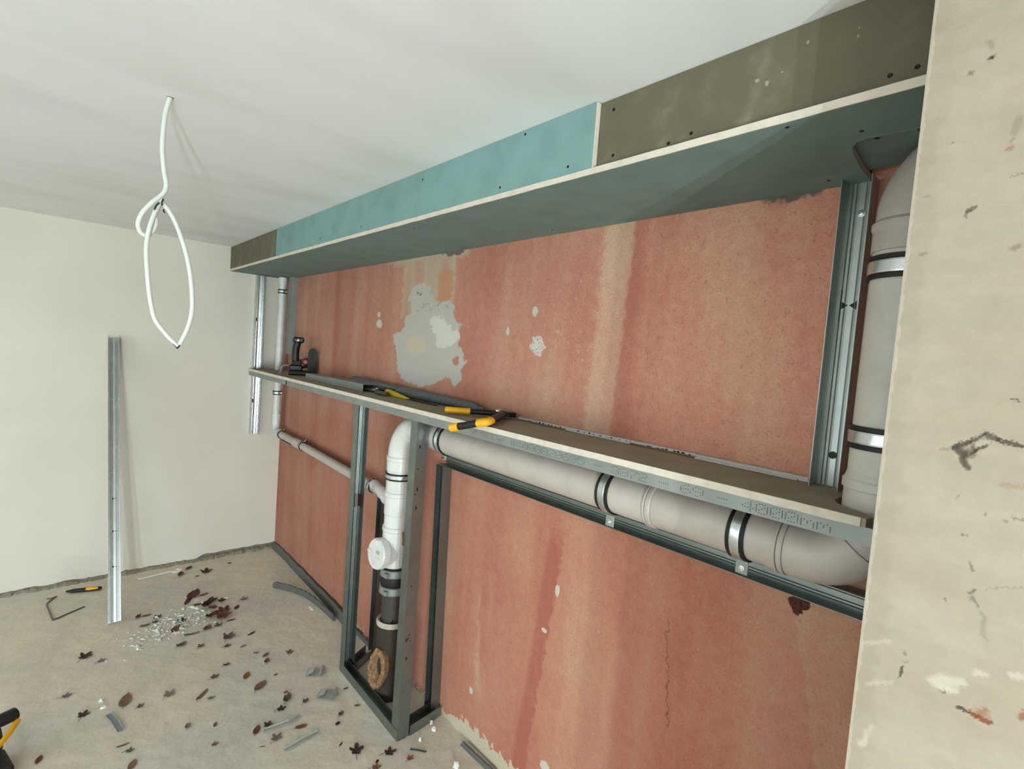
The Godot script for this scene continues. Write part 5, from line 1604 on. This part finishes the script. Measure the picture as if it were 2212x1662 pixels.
	tube(hn, smooth_path([Vector3(1.505, 0.040, 1.345), Vector3(1.500, 0.085, 1.335), Vector3(1.505, 0.140, 1.340)], 4), 0.018, 14)
	obj("handle", hn, M.black_soft, t)
	var bo := mb()
	tube(bo, smooth_path([Vector3(1.462, 0.158, 1.292), Vector3(1.470, 0.158, 1.305), Vector3(1.490, 0.158, 1.355), Vector3(1.520, 0.156, 1.450)], 4), 0.021, 18)
	obj("body", bo, M.black, t)
	var yb := mb()
	tube(yb, smooth_path([Vector3(1.478, 0.140, 1.284), Vector3(1.500, 0.138, 1.292), Vector3(1.545, 0.136, 1.308), Vector3(1.60, 0.134, 1.335)], 4), 0.0085, 14)
	obj("side_cover", yb, M.yellow, t, "yellow side cover")
	var cl := mb()
	tube(cl, [Vector3(1.585, 0.128, 1.345), Vector3(1.505, 0.13, 1.335)], 0.012, 12)
	obj("bracket", cl, M.black_soft, t)

func lump(st: SurfaceTool, r: Vector3, sd: int, seg := 8):
	var n := noise(1.0, sd, 2)
	var rings := 4
	var pt := func(i: int, k: int) -> Vector3:
		var th := PI * 0.5 * i / rings
		var a := TAU * k / seg
		var d := Vector3(cos(th) * cos(a), sin(th), cos(th) * sin(a))
		return d * r * (0.85 + 0.5 * n.get_noise_3d(d.x * 40.0, d.y * 40.0, d.z * 40.0))
	for i in rings:
		for k in seg:
			var p: Array = [pt.call(i, k), pt.call(i, (k + 1) % seg), pt.call(i + 1, (k + 1) % seg), pt.call(i + 1, k)]
			quad(st, p[0], p[1], p[2], p[3], p[0] + p[2])

func chunk(called: String, label: String, at: Vector3, r: Vector3, m: Material, sd: int):
	var s := mb()
	lump(s, r, sd, 9)
	var o := obj(called, s, m)
	o.position = at
	tag(o, label, "plaster", "loose plaster lumps on the floor")

# foam strip: a band standing on edge and leaning, along a floor path
func strip(called: String, label: String, keys: Array, h: float, th: float, lean: float):
	var s := mb()
	var p := smooth_path(keys, 8)
	var n := noise(1.0, int(keys[0].x * 100.0) + 3, 2)
	var prev := []
	for i in p.size():
		var d: Vector3 = (p[mini(i + 1, p.size() - 1)] - p[maxi(i - 1, 0)]).normalized()
		var sd := d.cross(Vector3.UP)
		var w := n.get_noise_1d(i * 4.0)
		var e := 0.35 if (i == 0 or i == p.size() - 1) else 1.0
		var hh := h * (0.92 + 0.22 * w) * e
		var row := [p[i] + sd * th * 0.5, p[i] + sd * (th * 0.35 + lean) + Vector3(0, hh, 0), p[i] + sd * (-th * 0.35 + lean) + Vector3(0, hh * 0.96, 0), p[i] - sd * th * 0.5]
		if prev:
			for k in 4:
				var k2 := (k + 1) % 4
				quad(s, prev[k], prev[k2], row[k2], row[k], [sd, Vector3.UP, -sd, Vector3.DOWN][k])
		if i == 0 or i == p.size() - 1:
			quad(s, row[0], row[1], row[2], row[3], d * (-1.0 if i == 0 else 1.0))
		prev = row
	var o := obj(called, s, M.foam)
	tag(o, label, "foam strip")

func scrap_strip(label: String, keys: Array, w: float, m: Material):
	var s := mb()
	for i in keys.size() - 1:
		var a: Vector3 = keys[i]
		var b: Vector3 = keys[i + 1]
		var xf := along(a + Vector3(0, 0.0016 + 0.001 * i, 0), b + Vector3(0, 0.0035 - 0.001 * i, 0), Vector3.UP)
		sheet(s, [Vector2(-w / 2, 0.002), Vector2(-w * 0.3, 0), Vector2(w * 0.3, 0), Vector2(w / 2, 0.003)], 0.0009, 0.0, a.distance_to(b) * 0.985, xf)
	tag(obj("metal_strip", s, m), label, "strip")

func folded(label: String, at: Vector3, yaw: float, r: float):
	var s := mb()
	var n := noise(1.0, int(yaw) + 50, 2)
	var xf := Transform3D(Basis(Vector3.UP, deg_to_rad(yaw)), at + Vector3(0, 0.0015, 0))
	sheet(s, [Vector2(-r * 0.75, 0.0), Vector2(-r * 0.2, 0.003), Vector2(r * 0.25, 0.002), Vector2(r * 0.40, r * 0.30), Vector2(r * 0.62, r * 0.18)], 0.0009, -r * 0.55, r * 0.55, xf)
	sheet(s, [Vector2(-r * 0.6, 0.004), Vector2(-r * 0.5, r * 0.22), Vector2(-r * 0.18, r * 0.34)], 0.0009, -r * 0.30, r * 0.45, xf)
	tag(obj("sheet_scrap", s, M.scrap_steel), label, "scrap metal", "crumpled scraps of sheet steel")

# ------------------------------------------------------------------ dry leaves
var leaf_count := 0
# kinds: o oval, m lobed (maple), c curled, r narrow strip
func leaf(kind: String, x: float, z: float, size: float, yaw: int, col: int, label: String, group: String):
	leaf_count += 1
	var lift := 0.0012
	if group.begins_with("leaves piled"):
		lift = 0.006 + 0.002 * (leaf_count % 5)
	var t := thing({"o": "oval_leaf", "m": "lobed_leaf", "c": "curled_leaf", "r": "narrow_leaf"}[kind], label, "leaf", Vector3(x, lift, z), group)
	t.rotation.y = deg_to_rad(yaw)
	var n := noise(1.0, 500 + leaf_count, 2)
	var half := size / 2.0
	var rim := []
	var seg := 30 if kind == "m" else 18
	for i in seg:
		var a := TAU * i / seg
		var r := 1.0
		var wide := 0.55
		match kind:
			"o":
				r = 1.0
				wide = 0.52
			"c":
				r = 0.95 + 0.2 * n.get_noise_1d(i * 30.0)
				wide = 0.55
			"r":
				wide = 0.24
			"m":
				r = 0.42 + 0.58 * pow(absf(cos(a * 2.5)), 1.25) * (0.72 + 0.28 * cos(a)) + 0.08 * n.get_noise_1d(i * 40.0)
				wide = 0.95
		rim.append(Vector3(cos(a) * half * r, 0, sin(a) * half * r * wide))
	if kind == "o":
		rim[0] *= 1.14
	var curl: float = {"o": 0.55, "m": 0.85, "c": 2.3, "r": 0.6}[kind] * (0.7 + 0.6 * absf(n.get_noise_1d(7.0)))
	var bend := func(v: Vector3) -> Vector3:
		var w := v.z / half
		var l := v.x / half
		var up := curl * half * (0.48 * w * w + 0.22 * l * l + 0.16 * n.get_noise_2d(v.x * 700.0, v.z * 700.0))
		return Vector3(v.x, maxf(up, 0.0) + 0.0004, v.z)
	var s := mb()
	s.set_smooth_group(1)
	var rings := [0.0, 0.4, 0.72, 1.0]
	for i in seg:
		var a: Vector3 = rim[i]
		var b: Vector3 = rim[(i + 1) % seg]
		for j in 3:
			if j == 0:
				tri(s, bend.call(Vector3.ZERO), bend.call(a * rings[1]), bend.call(b * rings[1]), Vector3.UP)
			else:
				quad(s, bend.call(a * rings[j]), bend.call(b * rings[j]), bend.call(b * rings[j + 1]), bend.call(a * rings[j + 1]), Vector3.UP)
	s.generate_normals()
	var o := MeshInstance3D.new()
	o.mesh = s.commit()
	o.material_override = M["leaf%d" % col]
	o.name = "blade"
	t.add_child(o)
	if kind != "r" and size > 0.03:
		var st := mb()
		tube(st, [Vector3(-half * 0.45, bend.call(Vector3(-half * 0.45, 0, 0)).y + 0.0005, 0), Vector3(-half * 0.95, 0.002, 0.0), Vector3(-half * 1.35, 0.0016, half * 0.12)], 0.0009, 5)
		st.generate_normals()
		var so := MeshInstance3D.new()
		so.mesh = st.commit()
		so.material_override = M["leaf%d" % col]
		so.name = "stem"
		t.add_child(so)

func all_leaves():
	leaf("c", 0.116, 0.548, 0.055, 134, 1, "curled red-brown leaf by the foot of the cream wall, beside the white sliver", "dry leaves scattered on the concrete floor")
	leaf("c", 0.189, 0.604, 0.060, 159, 1, "red-brown leaf touching the end of the white sliver at the cream wall", "dry leaves scattered on the concrete floor")
	leaf("o", 0.259, 0.529, 0.023, 113, 2, "tiny dark red leaf between two larger leaves near the cream wall", "dry leaves scattered on the concrete floor")
	leaf("m", 0.217, 0.473, 0.085, 161, 3, "dark spiky leaf standing on edge near the cream wall", "dry leaves scattered on the concrete floor")
	leaf("c", 0.158, 0.326, 0.025, 88, 3, "dark round dried leaf nearest the corner of cream and pink walls", "dry leaves scattered on the concrete floor")
	leaf("o", 0.505, 0.592, 0.109, 150, 2, "large dark red oval leaf at the top of the leaf heap", "dry leaves scattered on the concrete floor")
	leaf("o", 0.534, 0.547, 0.048, 109, 4, "orange-brown oval leaf at the top of the leaf heap", "dry leaves scattered on the concrete floor")
	leaf("r", 0.569, 0.630, 0.103, 154, 2, "slim dark red leaf below the large oval one, at the heap's edge", "dry leaves scattered on the concrete floor")
	leaf("c", 0.630, 0.519, 0.048, 95, 3, "dark crumpled leaf on the far right edge of the leaf heap", "dry leaves scattered on the concrete floor")
	leaf("m", 0.657, 0.483, 0.055, 163, 3, "small dark lobed leaf just outside the heap, beside the crumpled one", "dry leaves scattered on the concrete floor")
	leaf("o", 0.638, 0.596, 0.041, 82, 1, "red-brown round leaf in the heap beside the pale crumbs", "dry leaves scattered on the concrete floor")
	leaf("c", 0.692, 0.562, 0.080, 133, 3, "dark red-brown dry leaf piled in the middle of the leaf heap", "leaves piled in the heap on the floor")
	leaf("c", 0.670, 0.540, 0.068, 162, 2, "dark red-brown dry leaf piled in the middle of the leaf heap", "leaves piled in the heap on the floor")
	leaf("c", 0.750, 0.544, 0.051, 68, 1, "dark red-brown dry leaf piled in the middle of the leaf heap", "leaves piled in the heap on the floor")
	leaf("m", 0.789, 0.501, 0.086, 137, 2, "dark red-brown dry leaf piled in the middle of the leaf heap", "leaves piled in the heap on the floor")
	leaf("c", 0.817, 0.563, 0.073, 115, 1, "dark red-brown dry leaf piled in the middle of the leaf heap", "leaves piled in the heap on the floor")
	leaf("m", 0.855, 0.519, 0.107, 156, 1, "dark red-brown dry leaf piled in the middle of the leaf heap", "leaves piled in the heap on the floor")
	leaf("c", 0.802, 0.526, 0.046, 93, 2, "dark red-brown dry leaf piled in the middle of the leaf heap", "leaves piled in the heap on the floor")
	leaf("r", 0.905, 0.494, 0.045, 91, 3, "dark rolled leaf at the near right end of the leaf heap", "dry leaves scattered on the concrete floor")
	leaf("o", 0.783, 0.437, 0.043, 145, 2, "small red leaf lying alone to the right of the leaf heap", "dry leaves scattered on the concrete floor")
	leaf("m", 0.703, 0.382, 0.054, 105, 5, "pale grey lobed leaf lying alone beyond the leaf heap", "dry leaves scattered on the concrete floor")
	leaf("c", 0.629, 0.861, 0.039, 144, 1, "small red-brown leaf at the left end of the pale crumbs", "dry leaves scattered on the concrete floor")
	leaf("o", 0.630, 0.826, 0.041, 96, 6, "light brown long oval leaf at the left end of the pale crumbs", "dry leaves scattered on the concrete floor")
	leaf("m", 0.676, 0.785, 0.052, 129, 7, "grey lobed leaf at the far edge of the pale crumbs", "dry leaves scattered on the concrete floor")
	leaf("o", 0.736, 0.845, 0.044, 86, 6, "brown oval leaf on the left part of the pale crumbs", "dry leaves scattered on the concrete floor")
	leaf("m", 0.725, 0.801, 0.040, 81, 7, "grey leaf overlapping a brown oval one on the crumbs", "dry leaves scattered on the concrete floor")
	leaf("m", 0.783, 0.695, 0.057, 156, 3, "small dark lobed leaf on top of the pale crumbs", "dry leaves scattered on the concrete floor")
	leaf("o", 0.852, 0.732, 0.065, 145, 1, "red-brown oval leaf on top of the pale crumbs", "dry leaves scattered on the concrete floor")
	leaf("m", 0.924, 0.558, 0.050, 113, 7, "grey-brown lobed leaf just below the near end of the heap", "dry leaves scattered on the concrete floor")
	leaf("c", 0.931, 0.607, 0.051, 122, 6, "round brown leaf at the right end of a long brown strip leaf", "dry leaves scattered on the concrete floor")
	leaf("r", 0.942, 0.677, 0.072, 84, 6, "long brown strip-like leaf below the pale crumbs", "dry leaves scattered on the concrete floor")
	leaf("m", 1.067, 0.542, 0.078, 143, 7, "grey-brown star leaf with a white crumb at its tip", "dry leaves scattered on the concrete floor")
	leaf("r", 1.094, 0.446, 0.047, 117, 8, "black narrow leaf pointing away, right of the star leaf", "dry leaves scattered on the concrete floor")
	leaf("c", 1.024, 0.734, 0.046, 102, 7, "grey-brown square leaf below the brown strip leaf", "dry leaves scattered on the concrete floor")
	leaf("m", 1.079, 0.665, 0.042, 128, 6, "brown lobed leaf right of the grey-brown square leaf", "dry leaves scattered on the concrete floor")
	leaf("m", 1.145, 0.568, 0.040, 88, 7, "faded grey-brown lobed leaf just below the star leaf", "dry leaves scattered on the concrete floor")
	leaf("o", 1.187, 0.507, 0.030, 108, 5, "pale grey oval leaf right of two faded lobed leaves", "dry leaves scattered on the concrete floor")
	leaf("o", 1.276, 0.474, 0.026, 65, 5, "pale round leaf, first of three towards the metal frame", "dry leaves scattered on the concrete floor")
	leaf("o", 1.319, 0.444, 0.034, 127, 6, "pale brown leaf with a dark rim above a small brown one", "dry leaves scattered on the concrete floor")
	leaf("c", 1.373, 0.454, 0.042, 146, 6, "small brown pointed leaf below the pale one with a rim", "dry leaves scattered on the concrete floor")
	leaf("m", 1.358, 0.348, 0.045, 150, 6, "small brown lobed leaf lying alone nearer the pink wall", "dry leaves scattered on the concrete floor")
	leaf("m", 0.895, 1.082, 0.071, 138, 3, "large blackish-brown lobed leaf on the left of the floor", "dry leaves scattered on the concrete floor")
	leaf("m", 0.970, 1.031, 0.039, 104, 9, "faint mauve-grey leaf right of the large blackish leaf", "dry leaves scattered on the concrete floor")
	leaf("c", 1.302, 0.605, 0.031, 86, 7, "small grey-brown twisted leaf above a grey lobed one", "dry leaves scattered on the concrete floor")
	leaf("m", 1.364, 0.668, 0.043, 105, 7, "grey lobed leaf above a long brown folded one", "dry leaves scattered on the concrete floor")
	leaf("o", 1.432, 0.556, 0.048, 147, 4, "orange-brown oval leaf left of a small light one", "dry leaves scattered on the concrete floor")
	leaf("o", 1.494, 0.453, 0.021, 110, 6, "tiny light brown leaf left of the silver scraps", "dry leaves scattered on the concrete floor")
	leaf("o", 1.536, 0.529, 0.068, 130, 6, "large light brown folded oval leaf in the middle right", "dry leaves scattered on the concrete floor")
	leaf("m", 1.173, 1.153, 0.042, 87, 9, "mauve-grey lobed leaf with a long stem on the left", "dry leaves scattered on the concrete floor")
	leaf("o", 1.333, 0.976, 0.079, 161, 6, "large two-tone brown oval leaf above the blue-grey strip", "dry leaves scattered on the concrete floor")
	leaf("m", 1.402, 0.935, 0.032, 116, 7, "dark grey-brown leaf right of the two-tone oval one", "dry leaves scattered on the concrete floor")
	leaf("m", 1.384, 0.836, 0.059, 132, 5, "large grey star-shaped leaf in the middle of the floor", "dry leaves scattered on the concrete floor")
	leaf("r", 1.463, 0.733, 0.074, 135, 6, "long brown folded leaf with black spots", "dry leaves scattered on the concrete floor")
	leaf("c", 1.505, 0.708, 0.030, 92, 5, "grey curled leaf right of the long spotted one", "dry leaves scattered on the concrete floor")
	leaf("m", 1.339, 1.106, 0.051, 151, 3, "dark brown leaf with three upright points on the left", "dry leaves scattered on the concrete floor")
	leaf("c", 1.638, 0.457, 0.021, 107, 4, "little orange-brown curl above a grey-brown curled leaf", "dry leaves scattered on the concrete floor")
	leaf("c", 1.683, 0.466, 0.056, 141, 7, "grey-brown curled leaf above the dark lobed ones", "dry leaves scattered on the concrete floor")
	leaf("m", 1.739, 0.412, 0.035, 124, 7, "dark grey lobed leaf with a thin stem near the frame", "dry leaves scattered on the concrete floor")
	leaf("m", 1.730, 0.506, 0.044, 88, 3, "dark brown lobed leaf above the upper metal strip", "dry leaves scattered on the concrete floor")
	leaf("o", 1.796, 0.615, 0.046, 147, 1, "brown oval leaf with a stem at the upper metal strip's end", "dry leaves scattered on the concrete floor")
	leaf("m", 1.790, 0.574, 0.042, 137, 3, "dark brown lobed leaf lying over the upper metal strip's end", "dry leaves scattered on the concrete floor")
	leaf("o", 1.872, 0.477, 0.043, 78, 4, "large orange-brown oval leaf between the two metal strips", "dry leaves scattered on the concrete floor")
	leaf("m", 1.878, 0.570, 0.053, 123, 9, "mauve-brown pointed leaf between the two metal strips", "dry leaves scattered on the concrete floor")
	leaf("c", 1.628, 0.811, 0.035, 150, 5, "pale curled leaf with a white inside", "dry leaves scattered on the concrete floor")
	leaf("o", 1.677, 0.730, 0.026, 155, 7, "small brown oval leaf right of the pale curled one", "dry leaves scattered on the concrete floor")
	leaf("m", 1.781, 0.755, 0.029, 87, 6, "brown leaf lying alone left of the brown strip", "dry leaves scattered on the concrete floor")
	leaf("r", 1.602, 1.006, 0.041, 91, 6, "light brown long leaf above a dark grey one", "dry leaves scattered on the concrete floor")
	leaf("m", 1.644, 0.992, 0.033, 79, 7, "dark grey lobed leaf below the light brown long one", "dry leaves scattered on the concrete floor")
	leaf("o", 1.520, 1.229, 0.036, 162, 1, "red-brown pointed leaf nearest the yellow and black tool", "dry leaves scattered on the concrete floor")
	leaf("o", 1.724, 0.991, 0.045, 153, 6, "brown oval leaf at the near edge of the floor", "dry leaves scattered on the concrete floor")
	leaf("o", 1.757, 0.245, 0.023, 88, 6, "small brown triangular leaf close to the frame's front rail", "dry leaves scattered on the concrete floor")
	leaf("o", 1.884, 0.253, 0.024, 70, 4, "small orange leaf beside the middle of the frame's front rail", "dry leaves scattered on the concrete floor")
	leaf("c", 1.895, 0.327, 0.031, 125, 7, "grey leaf scrap above a dark one, left of the frame", "dry leaves scattered on the concrete floor")
	leaf("c", 1.941, 0.360, 0.025, 100, 3, "dark curled leaf scrap left of the frame's front corner", "dry leaves scattered on the concrete floor")
	leaf("r", 2.046, 0.393, 0.023, 122, 8, "black oval leaf scrap left of a stemmed lobed leaf", "dry leaves scattered on the concrete floor")
	leaf("m", 2.108, 0.360, 0.068, 154, 3, "dark lobed leaf with its stem pointing to the frame", "dry leaves scattered on the concrete floor")
	leaf("m", 2.186, 0.269, 0.054, 74, 3, "dark brown lobed leaf at the foot of the frame's corner", "dry leaves scattered on the concrete floor")
	leaf("m", 2.254, 0.222, 0.033, 104, 4, "small orange-brown lobed leaf by the dark metal strip", "dry leaves scattered on the concrete floor")
	leaf("o", 2.198, 0.323, 0.017, 128, 8, "tiny black leaf scrap near the floor's front edge", "dry leaves scattered on the concrete floor")
	leaf("m", 2.219, 0.339, 0.041, 67, 6, "brown leaf at the floor's front edge, below a black scrap", "dry leaves scattered on the concrete floor")
	leaf("o", 1.943, 0.549, 0.018, 115, 6, "small round brown leaf on the lower metal strip's end", "dry leaves scattered on the concrete floor")
	leaf("r", 1.891, 0.622, 0.020, 66, 6, "brown spotted strip leaf left of the mauve-brown one", "dry leaves scattered on the concrete floor")
